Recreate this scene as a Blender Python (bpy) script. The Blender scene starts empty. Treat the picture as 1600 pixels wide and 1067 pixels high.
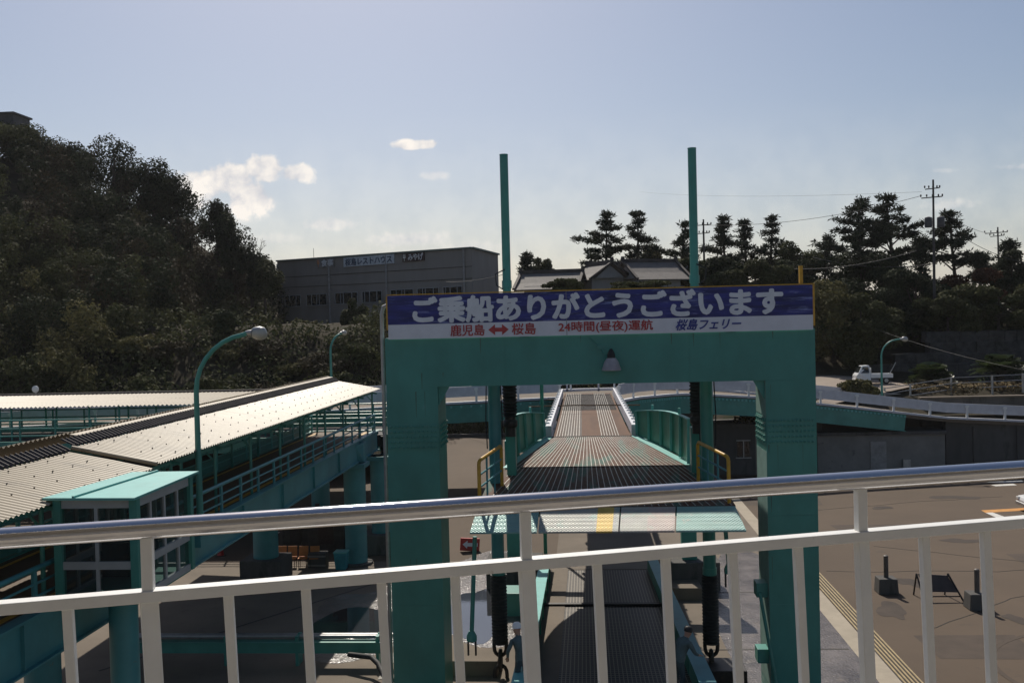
import bpy, bmesh, math, random
import numpy as np
from mathutils import Vector, Matrix
R_ = math.radians
random.seed(7)
S = bpy.context.scene
COL = S.collection
# ---------------------------------------------------------------- camera
EYE = Vector((0, 0, 11.4)); FPX = 1500.0
_y, _p, _r = R_(4.2), R_(-1.15), R_(1.4)
FW = Vector((-math.sin(_y)*math.cos(_p), math.cos(_y)*math.cos(_p), math.sin(_p)))
_r0 = FW.cross(Vector((0, 0, 1))).normalized(); _u0 = _r0.cross(FW)
RT = _r0*math.cos(_r) - _u0*math.sin(_r); UP = _u0*math.cos(_r) + _r0*math.sin(_r)
cam = bpy.data.cameras.new('camera'); co = bpy.data.objects.new('camera', cam); COL.objects.link(co)
cam.sensor_width = 36; cam.lens = 36*FPX/1600; cam.clip_start = .05; cam.clip_end = 6000
M3 = Matrix((RT, UP, -FW)).transposed()
co.matrix_world = Matrix.Translation(EYE) @ M3.to_4x4()
S.camera = co
# survey helpers: where a sight line of the photograph meets a known plane of the place
def ray(u, v): return FW + RT*((u-800)/FPX) - UP*((v-533.5)/FPX)
def atY(u, v, y): d = ray(u, v); return EYE + d*(y/d.y)
def atZ(u, v, z): d = ray(u, v); return EYE + d*((z-EYE.z)/d.z)
def atX(u, v, x): d = ray(u, v); return EYE + d*(x/d.x)
# ---------------------------------------------------------------- light
SUN_AZ, SUN_EL = R_(-14), R_(46)       # 14 degrees to the left of straight ahead
W = bpy.data.worlds.new('World'); S.world = W; W.use_nodes = True
nt = W.node_tree; N = nt.nodes; L = nt.links; N.clear()
def nd(t, **k):
    n = N.new(t)
    for a, b in k.items(): setattr(n, a, b)
    return n
def mth(op, a, b=None, c=None, clamp=False):
    n = nd('ShaderNodeMath', operation=op, use_clamp=clamp)
    for i, v in enumerate((a, b, c)):
        if v is None: continue
        if isinstance(v, (int, float)): n.inputs[i].default_value = v
        else: L.new(v, n.inputs[i])
    return n.outputs[0]
sky = nd('ShaderNodeTexSky', sky_type='NISHITA', sun_disc=False, sun_elevation=SUN_EL, sun_rotation=SUN_AZ,
         altitude=0, air_density=1.0, dust_density=1.35, ozone_density=2.0)
SKY_STR = .079
tc = nd('ShaderNodeTexCoord'); sx = nd('ShaderNodeSeparateXYZ'); L.new(tc.outputs['Generated'], sx.inputs[0])
yy = mth('MAXIMUM', sx.outputs[1], .02)
cu = mth('DIVIDE', sx.outputs[0], yy); cv = mth('DIVIDE', sx.outputs[2], yy)
cb = nd('ShaderNodeCombineXYZ'); L.new(cu, cb.inputs[0]); L.new(cv, cb.inputs[1])
nz = nd('ShaderNodeTexNoise'); nz.inputs['Scale'].default_value = 30; nz.inputs['Detail'].default_value = 7; nz.inputs['Roughness'].default_value = .55
L.new(cb.outputs[0], nz.inputs['Vector'])
nz2 = nd('ShaderNodeTexNoise'); nz2.inputs['Scale'].default_value = 9; nz2.inputs['Detail'].default_value = 5
L.new(cb.outputs[0], nz2.inputs['Vector'])
tot = None
for (a, b, ra, rb, s, k) in [(-.372,.159,.046,.021,1,1),(-.333,.168,.030,.018,1,1),(-.348,.141,.036,.021,1,1),(-.300,.163,.022,.011,1,.9),(-.405,.150,.04,.024,1,.9),(-.36,.125,.04,.014,1,.45),
                          (-.17,.188,.034,.006,1,1),(-.150,.155,.022,.006,1,.45),
                          (-.264,.108,.045,.010,1,.6),(-.33,.094,.07,.010,1,.35),(-.18,.089,.065,.012,1,.62),(-.11,.080,.05,.010,1,.45),
                          (.372,.107,.032,.008,1,.45),(.44,.143,.045,.005,1,.35),(.36,.142,.02,.004,1,.3)]:
    e = mth('SQRT', mth('ADD', mth('POWER', mth('ABSOLUTE', mth('DIVIDE', mth('SUBTRACT', cu, a), ra)), 2), mth('POWER', mth('ABSOLUTE', mth('DIVIDE', mth('SUBTRACT', cv, b), rb)), 2)))
    n_ = mth('MULTIPLY', mth('SUBTRACT', nz.outputs[0], .5), 2.6)
    m = mth('MULTIPLY', mth('MULTIPLY', mth('ADD', mth('SUBTRACT', 1.0, e), n_), 2.8 if k > .75 else 1.5, clamp=True), k)
    tot = m if tot is None else mth('MAXIMUM', tot, m)
hz = nd('ShaderNodeMapRange'); hz.inputs[1].default_value = .0; hz.inputs[2].default_value = .22; hz.inputs[3].default_value = .30; hz.inputs[4].default_value = 0
L.new(cv, hz.inputs[0])
hzn = mth('MULTIPLY', hz.outputs[0], mth('ADD', mth('MULTIPLY', nz2.outputs[0], .5), .75))
tot = mth('MAXIMUM', tot, hzn)
mul = nd('ShaderNodeMix', data_type='RGBA', blend_type='MULTIPLY'); mul.inputs[0].default_value = 1
L.new(sky.outputs[0], mul.inputs[6]); mul.inputs[7].default_value = (SKY_STR*.97, SKY_STR*.94, SKY_STR*.94, 1)
shd = nd('ShaderNodeMix', data_type='RGBA'); L.new(mth('MULTIPLY', mth('SUBTRACT', nz.outputs[0], .36), 4.2, clamp=True), shd.inputs[0])
shd.inputs[6].default_value = (.60, .61, .66, 1); shd.inputs[7].default_value = (1.0, .94, .87, 1)
mx = nd('ShaderNodeMix', data_type='RGBA'); L.new(tot, mx.inputs[0]); L.new(mul.outputs[2], mx.inputs[6]); L.new(shd.outputs[2], mx.inputs[7])
bg = nd('ShaderNodeBackground'); L.new(mx.outputs[2], bg.inputs[0]); bg.inputs[1].default_value = 1.0
ow = nd('ShaderNodeOutputWorld'); L.new(bg.outputs[0], ow.inputs[0])
sl = bpy.data.lights.new('sun', 'SUN'); sl.energy = 4.4; sl.angle = R_(.53); sl.color = (1, .93, .82)
so = bpy.data.objects.new('sun', sl); COL.objects.link(so)
SUNV = Vector((math.sin(SUN_AZ)*math.cos(SUN_EL), math.cos(SUN_AZ)*math.cos(SUN_EL), math.sin(SUN_EL)))
so.rotation_euler = SUNV.to_track_quat('Z', 'Y').to_euler(); so.location = (0, 0, 60)
S.view_settings.view_transform = 'Standard'; S.view_settings.look = 'None'; S.view_settings.exposure = 0; S.view_settings.gamma = 1
S.cycles.max_bounces = 6; S.cycles.transparent_max_bounces = 6
# ---------------------------------------------------------------- materials
MAT = {}
def mat(name, col, rough=.6, metal=0, var=.25, scale=3., dirt=None, bump=0, bscale=None, stretch=(1, 1, 1), spec=.5, island=0, trans=0):
    if name in MAT: return MAT[name]
    m = bpy.data.materials.new(name); MAT[name] = m; m.use_nodes = True
    n = m.node_tree.nodes; l = m.node_tree.links; b = n['Principled BSDF']
    b.inputs['Roughness'].default_value = rough; b.inputs['Metallic'].default_value = metal; b.inputs['Specular IOR Level'].default_value = spec
    t = n.new('ShaderNodeTexCoord'); mp = n.new('ShaderNodeMapping'); mp.inputs['Scale'].default_value = stretch; l.new(t.outputs['Object'], mp.inputs[0])
    z = n.new('ShaderNodeTexNoise'); z.inputs['Scale'].default_value = scale; z.inputs['Detail'].default_value = 6; z.inputs['Roughness'].default_value = .62; l.new(mp.outputs[0], z.inputs['Vector'])
    cr = n.new('ShaderNodeValToRGB'); c = Vector(col[:3])
    cr.color_ramp.elements[0].position = .3; cr.color_ramp.elements[1].position = .72
    cr.color_ramp.elements[0].color = (*(c*(1-var)), 1); cr.color_ramp.elements[1].color = (*[min(1, q) for q in c*(1+var)], 1)
    l.new(z.outputs[0], cr.inputs[0]); out = cr.outputs[0]
    if dirt:                                     # (colour, coverage 0..1, scale)
        z2 = n.new('ShaderNodeTexNoise'); z2.inputs['Scale'].default_value = dirt[2]; z2.inputs['Detail'].default_value = 8; z2.inputs['Roughness'].default_value = .7; l.new(mp.outputs[0], z2.inputs['Vector'])
        r2 = n.new('ShaderNodeValToRGB'); r2.color_ramp.elements[0].position = .72-dirt[1]*.45; r2.color_ramp.elements[1].position = .80-dirt[1]*.35
        l.new(z2.outputs[0], r2.inputs[0]); x = n.new('ShaderNodeMix'); x.data_type = 'RGBA'
        l.new(r2.outputs[0], x.inputs[0]); l.new(out, x.inputs[6]); x.inputs[7].default_value = (*dirt[0], 1); out = x.outputs[2]
    if island:
        g = n.new('ShaderNodeNewGeometry'); mr = n.new('ShaderNodeMapRange'); mr.inputs[3].default_value = 1-island; mr.inputs[4].default_value = 1+island; l.new(g.outputs['Random Per Island'], mr.inputs[0])
        x = n.new('ShaderNodeMix'); x.data_type = 'RGBA'; x.blend_type = 'MULTIPLY'; x.inputs[0].default_value = 1; l.new(out, x.inputs[6]); l.new(mr.outputs[0], x.inputs[7]); out = x.outputs[2]
    l.new(out, b.inputs['Base Color'])
    if trans:
        tr = n.new('ShaderNodeBsdfTranslucent'); l.new(out, tr.inputs[0]); ms = n.new('ShaderNodeMixShader'); ms.inputs[0].default_value = trans
        l.new(b.outputs[0], ms.inputs[1]); l.new(tr.outputs[0], ms.inputs[2]); l.new(ms.outputs[0], n['Material Output'].inputs[0])
    if bump:
        zb = n.new('ShaderNodeTexNoise'); zb.inputs['Scale'].default_value = bscale or scale*6; zb.inputs['Detail'].default_value = 4; l.new(mp.outputs[0], zb.inputs['Vector'])
        bp = n.new('ShaderNodeBump'); bp.inputs['Strength'].default_value = bump; bp.inputs['Distance'].default_value = .05; l.new(zb.outputs[0], bp.inputs['Height']); l.new(bp.outputs[0], b.inputs['Normal'])
    return m
TEAL = mat('teal_paint', (.055, .245, .205), .42, var=.16, scale=1.1, dirt=((.12, .085, .05), .12, 3), bump=.04, bscale=40)
GANT = mat('gantry_paint', (.055, .245, .205), .45, var=.17, scale=.8, dirt=((.10, .30, .27), .16, 1.6), bump=.06, bscale=6, stretch=(1, 1, .6))
STREAK = mat('rust_stain', (.07, .13, .10), .8, var=.3, scale=6)
TEALB = mat('blue_teal_paint', (.055, .235, .255), .45, var=.18, scale=.9, dirt=((.16, .13, .1), .14, 2))
TEALL = mat('faded_teal_paint', (.13, .42, .39), .5, var=.12, scale=2, dirt=((.25, .3, .27), .15, 4))
GREEN = mat('green_paint', (.012, .20, .125), .42, var=.2, scale=2, dirt=((.1, .12, .08), .1, 4))
WHITE = mat('white_paint', (.76, .76, .74), .42, var=.06, scale=5, dirt=((.40, .33, .24), .12, 7), bump=.03, bscale=60)
GREYW = mat('grey_white_paint', (.55, .56, .60), .5, var=.12, scale=2, dirt=((.3, .25, .2), .13, 4))
CHROME = mat('stainless_steel', (.66, .65, .66), .10, 1, var=.06, scale=30, bump=.02, bscale=90, stretch=(1, 8, 8))
YEL = mat('yellow_paint', (.55, .30, .025), .5, var=.2, scale=6, dirt=((.2, .12, .05), .18, 9))
RUBBER = mat('black_rubber', (.014, .014, .015), .7, var=.4, scale=8)
IRON = mat('dark_iron', (.028, .024, .022), .5, .3, var=.4, scale=12, dirt=((.09, .045, .02), .25, 14))
CONC = mat('concrete', (.150, .120, .090), .9, var=.2, scale=.35, dirt=((.10, .08, .065), .25, 1.2), bump=.15, bscale=12)
CONCD = mat('stained_concrete', (.085, .08, .075), .9, var=.3, scale=.6, dirt=((.035, .033, .03), .35, .5), stretch=(1, 1, .35), bump=.1)
ASPH = mat('brown_asphalt', (.088, .060, .038), .9, var=.16, scale=.16, dirt=((.056, .040, .028), .2, .4), bump=.12, bscale=30)
WETC = mat('wet_concrete', (.15, .13, .12), .22, var=.5, scale=.8, dirt=((.20, .17, .14), .35, 1.1), bump=.5, bscale=12, spec=.8)
PUDD = mat('puddle_water', (.035, .037, .042), .03, var=.2, scale=.4, bump=.012, bscale=5, spec=.9)
ROOFF = mat('fibre_cement_sheet', (.335, .275, .185), .5, var=.12, scale=.8, dirt=((.21, .17, .115), .38, 1.3), spec=.5, stretch=(.35, 1.6, 1))
ROOFD = mat('dark_sheet', (.055, .045, .042), .8, var=.35, scale=1.5)  # one dark tone for ridge band, flashing and house ridge tiles
GLASS = mat('window_glass', (.02, .024, .026), .05, var=.2, scale=1, spec=.8)
LINE = mat('road_paint', (.62, .60, .56), .7, var=.12, scale=3, dirt=((.25, .21, .18), .25, 5))
ORANGE = mat('orange_paint', (.55, .2, .06), .7, var=.15, scale=3)
RED = mat('red_paint', (.42, .035, .03), .55, var=.18, scale=6)
REDT = mat('red_lettering', (.40, .05, .05), .6, var=.2, scale=6)
WALLG = mat('grey_siding', (.245, .222, .205), .85, var=.12, scale=.4, dirt=((.22, .20, .19), .25, .5), stretch=(1, 1, .35))
TILE = mat('clay_roof_tile', (.15, .135, .125), .8, var=.22, scale=2.2, bump=.3, bscale=9)
PLAST = mat('pale_plaster', (.25, .25, .26), .9, var=.1, scale=1)
PUDD.node_tree.nodes['Principled BSDF'].inputs['IOR'].default_value = 1.8
STONE = mat('dark_stone', (.055, .052, .05), .95, var=.5, scale=1.4, dirt=((.02, .022, .016), .35, 1), bump=.5, bscale=3)
SOIL = mat('soil', (.045, .038, .026), 1, var=.4, scale=.4, dirt=((.02, .026, .012), .35, .3), spec=.1)
DRYG = mat('dry_grass', (.20, .15, .08), 1, var=.35, scale=1, spec=.1)
LEAFD = mat('dark_leaf', (.040, .048, .024), .85, var=.4, scale=.22, island=.32, trans=0.13, dirt=((.05, .042, .02), .22, .12), spec=.12)
LEAFM = mat('mid_leaf', (.066, .070, .030), .85, var=.4, scale=.3, island=.3, trans=0.18, dirt=((.085, .06, .03), .28, .16), spec=.12)
LEAFL = mat('olive_leaf', (.115, .105, .045), .85, var=.35, scale=.5, island=.3, trans=0.21, spec=.12)
LEAFP = mat('pine_needle', (.036, .045, .027), .85, var=.3, scale=.4, island=.3, trans=0.09, spec=.12)
LEAFR = mat('russet_leaf', (.085, .040, .022), .85, var=.4, scale=.6, island=.3, trans=0.15, spec=.12)
LEAFB = mat('brown_green_leaf', (.052, .042, .024), .85, var=.35, scale=.3, island=.3, trans=.13, spec=.12)
BARK = mat('bark', (.055, .042, .033), .95, var=.4, scale=4)
GALV = mat('galvanised_steel', (.36, .36, .36), .45, .7, var=.2, scale=3)
# deck of the ramp: lengthwise rust, paint and bare steel
def deck_mat(name, cols, sc):
    m = bpy.data.materials.new(name); m.use_nodes = True; n = m.node_tree.nodes; l = m.node_tree.links; b = n['Principled BSDF']
    b.inputs['Roughness'].default_value = .75; b.inputs['Specular IOR Level'].default_value = .2
    t = n.new('ShaderNodeTexCoord'); mp = n.new('ShaderNodeMapping'); mp.inputs['Scale'].default_value = sc; l.new(t.outputs['Object'], mp.inputs[0])
    z = n.new('ShaderNodeTexNoise'); z.inputs['Scale'].default_value = 1; z.inputs['Detail'].default_value = 7; z.inputs['Roughness'].default_value = .6; l.new(mp.outputs[0], z.inputs['Vector'])
    cr = n.new('ShaderNodeValToRGB'); e = cr.color_ramp.elements
    for i, (p, c) in enumerate(cols):
        q = e[i] if i < 2 else e.new(p)
        q.position = p; q.color = (*c, 1)
    l.new(z.outputs[0], cr.inputs[0])
    z2 = n.new('ShaderNodeTexNoise'); z2.inputs['Scale'].default_value = 9; z2.inputs['Detail'].default_value = 5; l.new(t.outputs['Object'], z2.inputs['Vector'])
    x = n.new('ShaderNodeMix'); x.data_type = 'RGBA'; x.blend_type = 'MULTIPLY'; x.inputs[0].default_value = .55
    l.new(cr.outputs[0], x.inputs[6]); l.new(z2.outputs[0], x.inputs[7]); l.new(x.outputs[2], b.inputs['Base Color'])
    MAT[name] = m; return m
DECK = deck_mat('worn_deck', [(.30, (.030, .12, .095)), (.42, (.075, .155, .125)), (.49, (.13, .082, .06)), (.57, (.13, .048, .022)), (.68, (.145, .115, .095))], (1.5, .3, 1))
RUSTY = deck_mat('rusty_deck', [(.3, (.155, .14, .13)), (.45, (.13, .10, .08)), (.6, (.11, .062, .038)), (.72, (.10, .046, .024))], (1.5, .05, 1))
RUSTB = deck_mat('rust_brown_deck', [(.3, (.135, .056, .024)), (.5, (.15, .064, .026)), (.7, (.10, .040, .017)), (.8, (.14, .09, .06))], (1.2, .12, 1))
BARS = mat('polished_bar', (.33, .305, .27), .5, .25, var=.25, scale=2, dirt=((.2, .11, .06), .2, 3))
def checker(name, col, dirt=None):
    m = mat(name, col, .42, .1, var=.12, scale=2.5, dirt=dirt)
    n = m.node_tree.nodes; l = m.node_tree.links; b = n['Principled BSDF']
    t = n.new('ShaderNodeTexCoord'); mp = n.new('ShaderNodeMapping'); mp.inputs['Rotation'].default_value = (0, 0, R_(45)); mp.inputs['Scale'].default_value = (14, 14, 14); l.new(t.outputs['Object'], mp.inputs[0])
    v = n.new('ShaderNodeTexVoronoi'); v.inputs['Randomness'].default_value = 0; v.inputs['Scale'].default_value = 1; l.new(mp.outputs[0], v.inputs['Vector'])
    bp = n.new('ShaderNodeBump'); bp.inputs['Strength'].default_value = .9; bp.inputs['Distance'].default_value = .03; bp.invert = True
    l.new(v.outputs['Distance'], bp.inputs['Height']); l.new(bp.outputs[0], b.inputs['Normal'])
    return m
CHK_T = checker('teal_checker_plate', (.19, .37, .345), ((.33, .35, .31), .25, 3)); CHK_W = checker('bare_checker_plate', (.35, .355, .325), ((.26, .38, .345), .38, 2))
CHK_Y = checker('yellow_checker_plate', (.62, .42, .08)); CHK_P = checker('pinkish_checker_plate', (.40, .335, .31), ((.32, .40, .37), .35, 3))
def grid_mat(name, light, dark, fx, fy, wx, wy):
    m = bpy.data.materials.new(name); m.use_nodes = True; n = m.node_tree.nodes; l = m.node_tree.links; b = n['Principled BSDF']; b.inputs['Roughness'].default_value = .5; b.inputs['Metallic'].default_value = .3
    t = n.new('ShaderNodeTexCoord'); s = n.new('ShaderNodeSeparateXYZ'); l.new(t.outputs['Object'], s.inputs[0])
    o = []
    for k, f, w in ((0, fx, wx), (1, fy, wy)):
        a = n.new('ShaderNodeMath'); a.operation = 'MULTIPLY'; a.inputs[1].default_value = f; l.new(s.outputs[k], a.inputs[0])
        c = n.new('ShaderNodeMath'); c.operation = 'FRACT'; l.new(a.outputs[0], c.inputs[0])
        d = n.new('ShaderNodeMath'); d.operation = 'LESS_THAN'; d.inputs[1].default_value = w; l.new(c.outputs[0], d.inputs[0]); o.append(d)
    a = n.new('ShaderNodeMath'); a.operation = 'MAXIMUM'; l.new(o[0].outputs[0], a.inputs[0]); l.new(o[1].outputs[0], a.inputs[1])
    x = n.new('ShaderNodeMix'); x.data_type = 'RGBA'; x.inputs[6].default_value = (*dark, 1); x.inputs[7].default_value = (*light, 1); l.new(a.outputs[0], x.inputs[0]); l.new(x.outputs[2], b.inputs['Base Color'])
    MAT[name] = m; return m
GRATE = grid_mat('steel_grating', (.20, .175, .145), (.008, .007, .007), 9, 5, .25, .22)
# brushed blue of the sign board
BLUE = mat('brushed_blue_paint', (.020, .024, .17), .5, var=.75, scale=1.2, stretch=(.55, 1, 5.5), dirt=((.20, .24, .48), .38, 1.7))
SIGNW = mat('sign_white', (.66, .67, .72), .5, var=.07, scale=2, dirt=((.40, .40, .42), .12, 2.5))
LETW = mat('white_lettering', (.66, .68, .72), .55, var=.10, scale=3, dirt=((.30, .33, .48), .08, 2))
BLUET = mat('blue_lettering', (.035, .05, .24), .6, var=.3, scale=5, dirt=((.5, .5, .55), .22, 7))
# ---------------------------------------------------------------- builders
def tag(o, label=None, cat=None, group=None, kind=None):
    for k, v in (('label', label), ('category', cat), ('group', group), ('kind', kind)):
        if v: o[k] = v
    return o
def empty(name, loc, label=None, cat=None, group=None):
    o = bpy.data.objects.new(name, None); COL.objects.link(o); o.location = loc; o.empty_display_size = .3
    return tag(o, label, cat, group)
def origin(o):
    v = Vector((0, 0, 0))
    while o is not None: v += o.location; o = o.parent
    return v
class MB:
    def __init__(s): s.v = []; s.f = []; s.mi = []; s.cur = 0; s.pr = []
    def add(s, vs, fs):
        b = len(s.v); s.pr.append((b, len(s.f))); s.v += [tuple(q) for q in vs]
        for f in fs: s.f.append([b+i for i in f]); s.mi.append(s.cur)
        return s
    def box(s, c, d, rz=0, rot=None):
        c = Vector(c); h = Vector(d)*.5; m = rot if rot is not None else Matrix.Rotation(rz, 3, 'Z')
        vs = [c + m @ Vector((x*h.x, y*h.y, z*h.z)) for z in (-1, 1) for y in (-1, 1) for x in (-1, 1)]
        return s.add(vs, [(0, 2, 3, 1), (4, 5, 7, 6), (0, 1, 5, 4), (1, 3, 7, 5), (3, 2, 6, 7), (2, 0, 4, 6)])
    def bar(s, a, b, w, h, up=(0, 0, 1)):
        a = Vector(a); b = Vector(b); d = (b-a).normalized(); u = Vector(up); x = d.cross(u)
        if x.length < 1e-4: x = d.cross(Vector((0, 1, 0)))
        x.normalize(); z = x.cross(d)
        vs = [p + x*(i*w/2) + z*(j*h/2) for p in (a, b) for j in (-1, 1) for i in (-1, 1)]
        return s.add(vs, [(0, 1, 3, 2), (4, 6, 7, 5), (0, 4, 5, 1), (1, 5, 7, 3), (3, 7, 6, 2), (2, 6, 4, 0)])
    def tube(s, pts, r, n=8, caps=True):
        pts = [Vector(p) for p in pts]; k = len(pts); rr = r if isinstance(r, (list, tuple)) else [r]*k
        vs = []; prev = None
        for i, p in enumerate(pts):
            d = (pts[min(i+1, k-1)] - pts[max(i-1, 0)]).normalized()
            if prev is None:
                x = d.cross(Vector((0, 0, 1)))
                if x.length < .05: x = d.cross(Vector((0, 1, 0)))
            else: x = prev - d*prev.dot(d)
            x.normalize(); prev = x; y = d.cross(x)
            for j in range(n):
                a = 2*math.pi*j/n; vs.append(p + (x*math.cos(a) + y*math.sin(a))*rr[i])
        fs = []
        for i in range(k-1):
            for j in range(n):
                fs.append((i*n+j, i*n+(j+1) % n, (i+1)*n+(j+1) % n, (i+1)*n+j))
        if caps: fs += [tuple(range(n-1, -1, -1)), tuple((k-1)*n+j for j in range(n))]
        return s.add(vs, fs)
    def cyl(s, a, b, r, n=12): return s.tube([a, b], r, n)
    def lathe(s, c, prof, n=16, axis=(0, 0, 1)):
        q = Vector((0, 0, 1)).rotation_difference(Vector(axis)).to_matrix(); c = Vector(c)
        vs = [c + q @ Vector((r*math.cos(2*math.pi*j/n), r*math.sin(2*math.pi*j/n), z)) for r, z in prof for j in range(n)]
        k = len(prof); fs = [(i*n+j, i*n+(j+1) % n, (i+1)*n+(j+1) % n, (i+1)*n+j) for i in range(k-1) for j in range(n)]
        fs += [tuple(range(n-1, -1, -1)), tuple((k-1)*n+j for j in range(n))]
        return s.add(vs, fs)
    def prism(s, poly, off):
        poly = [Vector(p) for p in poly]; off = Vector(off); n = len(poly)
        return s.add(poly + [p+off for p in poly], [tuple(range(n-1, -1, -1)), tuple(range(n, 2*n))] + [(i, (i+1) % n, n+(i+1) % n, n+i) for i in range(n)])
    def quad(s, *p): return s.add(p, [tuple(range(len(p)))])
    def build(s, name, m, parent=None, smooth=False, bevel=0, **t):
        o0 = origin(parent) if parent else Vector((0, 0, 0))
        me = bpy.data.meshes.new(name); me.from_pydata([tuple(Vector(v)-o0) for v in s.v], [], s.f)
        ms = m if isinstance(m, (list, tuple)) else [m]
        for q in ms: me.materials.append(q)
        if len(ms) > 1: me.polygons.foreach_set('material_index', s.mi)
        bm = bmesh.new(); bm.from_mesh(me); bmesh.ops.recalc_face_normals(bm, faces=bm.faces); bm.to_mesh(me); bm.free()
        if smooth:
            for p in me.polygons: p.use_smooth = True
            me.set_sharp_from_angle(angle=R_(40))
        o = bpy.data.objects.new(name, me); COL.objects.link(o)
        if parent: o.parent = parent
        if bevel:
            b = o.modifiers.new('bevel', 'BEVEL'); b.width = bevel; b.segments = 2; b.limit_method = 'ANGLE'; b.angle_limit = R_(40)
        return tag(o, **t) if t else o
def build_each(b, name, m, parent=None, smooth=False, bevel=0):
    ends = b.pr[1:]+[(len(b.v), len(b.f))]; out = []
    for (v0, f0), (v1, f1) in zip(b.pr, ends):
        q = MB(); q.add(b.v[v0:v1], [[i-v0 for i in f] for f in b.f[f0:f1]]); out.append(q.build(name, m, parent, smooth, bevel))
    return out
def kids(o): return [c for c in bpy.data.objects if c.parent == o]
def copy_tree(o, parent=None):
    c = o.copy(); COL.objects.link(c); c.parent = parent
    for ch in kids(o): copy_tree(ch, c)
    return c
def lerp(a, b, t): return a + (b-a)*t
def vl(a, b, t): return Vector(a).lerp(Vector(b), t)
def sheet(name, pts, m, z=None, **t):
    b = MB(); b.quad(*[Vector((p[0], p[1], p[2] if z is None else z)) for p in pts]); return b.build(name, m, **t)
def blob_poly(cx, cy, rx, ry, seed, n=40, wob=.35):
    rg = random.Random(seed); ph = [rg.uniform(0, 6.28) for _ in range(5)]; out = []
    for i in range(n):
        a = 2*math.pi*i/n; k = 1 + wob*sum(math.sin((j+2)*a+ph[j])/(j+1.5) for j in range(5))
        out.append((cx + rx*k*math.cos(a), cy + ry*k*math.sin(a)))
    return out
def text_on(name, s, m, parent, p0, ex, ez, w, h, depth=.02, bold=0, shear=0, fat=0):
    """lettering of s as a mesh, its lower left at p0, running along ex, rising along ez, filling w by h"""
    cu_ = bpy.data.curves.new(name, 'FONT'); cu_.body = s; cu_.size = 1; cu_.offset = bold; cu_.extrude = .01; cu_.shear = shear; cu_.resolution_u = 3
    to = bpy.data.objects.new(name, cu_); COL.objects.link(to); bpy.context.view_layer.update()
    me = bpy.data.meshes.new_from_object(to.evaluated_get(bpy.context.evaluated_depsgraph_get())); bpy.data.objects.remove(to); bpy.data.curves.remove(cu_)
    n = len(me.vertices); a = np.empty(n*3); me.vertices.foreach_get('co', a); a = a.reshape(n, 3)
    lo = a.min(0); hi = a.max(0); a = (a-lo)/np.maximum(hi-lo, 1e-6)
    ex = Vector(ex).normalized(); ez = Vector(ez).normalized(); nn = ex.cross(ez); o0 = origin(parent) if parent else Vector((0, 0, 0)); p0 = Vector(p0)-o0
    P = np.array(p0) + np.outer(a[:, 0]*w, ex) + np.outer(a[:, 1]*h, ez) + np.outer(a[:, 2]*depth, nn)
    me.vertices.foreach_set('co', P.ravel()); me.update()
    if fat:                                       # brush-heavy strokes: the same outline laid round a small circle, each a shade prouder
        bm = bmesh.new()
        for k in range(9):
            q = me.copy(); d = (ex*math.cos(k*.785)+ez*math.sin(k*.785))*(fat if k < 8 else 0)+nn*(.0006*k); q.transform(Matrix.Translation(d)); bm.from_mesh(q); bpy.data.meshes.remove(q)
        bm.to_mesh(me); bm.free()
    me.materials.clear(); me.materials.append(m)
    for p_ in me.polygons: p_.material_index = 0
    me.update()
    o = bpy.data.objects.new(name, me); COL.objects.link(o)
    if parent: o.parent = parent
    return o
# foliage ---------------------------------------------------------------
def np_mesh(name, V, nq, mats, parent=None, mi=None):
    me = bpy.data.meshes.new(name); me.vertices.add(len(V)); me.vertices.foreach_set('co', V.astype(np.float32).ravel())
    me.loops.add(nq*4); me.loops.foreach_set('vertex_index', np.arange(nq*4, dtype=np.int32))
    me.polygons.add(nq); me.polygons.foreach_set('loop_start', np.arange(0, nq*4, 4, dtype=np.int32))
    me.update(calc_edges=True); me.validate()
    for q in (mats if isinstance(mats, (list, tuple)) else [mats]): me.materials.append(q)
    if mi is not None: me.polygons.foreach_set('material_index', mi.astype(np.int32))
    o = bpy.data.objects.new(name, me); COL.objects.link(o)
    if parent: o.parent = parent
    return o
def leaf_quads(blobs, per, size, rg, asp=.6, upb=.3, shell=.5):
    """leaf-sized quads through the volume of the ellipsoids in blobs: rows cx cy cz rx ry rz"""
    B = np.asarray(blobs, float); k = len(B); n = k*per
    b = np.repeat(B, per, 0); d = rg.normal(size=(n, 3)); d /= np.linalg.norm(d, axis=1)[:, None]
    r = shell + (1.08-shell)*rg.random(n)**.7
    P = b[:, :3] + d*b[:, 3:]*r[:, None]
    nr = d + rg.normal(size=(n, 3))*.7; nr[:, 2] += upb; nr /= np.linalg.norm(nr, axis=1)[:, None]
    t = np.cross(nr, rg.normal(size=(n, 3))); t /= np.linalg.norm(t, axis=1)[:, None]; u = np.cross(nr, t)
    s = size*(.6+.8*rg.random(n))[:, None]; t = t*s; u = u*s*asp
    return np.stack([P-t*.5, P+u*.5-t*.1, P+t*.5, P-u*.5-t*.1], 1).reshape(-1, 3)
def crown_blobs(rg, cx, cy, cz, rx, ry, rz, n, sub=.48):
    out = []
    for i in range(n):
        d = rg.normal(size=3); d /= np.linalg.norm(d); k = .45+.35*rg.random()
        s = sub*(.7+.6*rg.random())
        out.append((cx+d[0]*rx*k, cy+d[1]*ry*k, cz+d[2]*rz*k, rx*s, ry*s, rz*s*.8))
    return out
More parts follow.
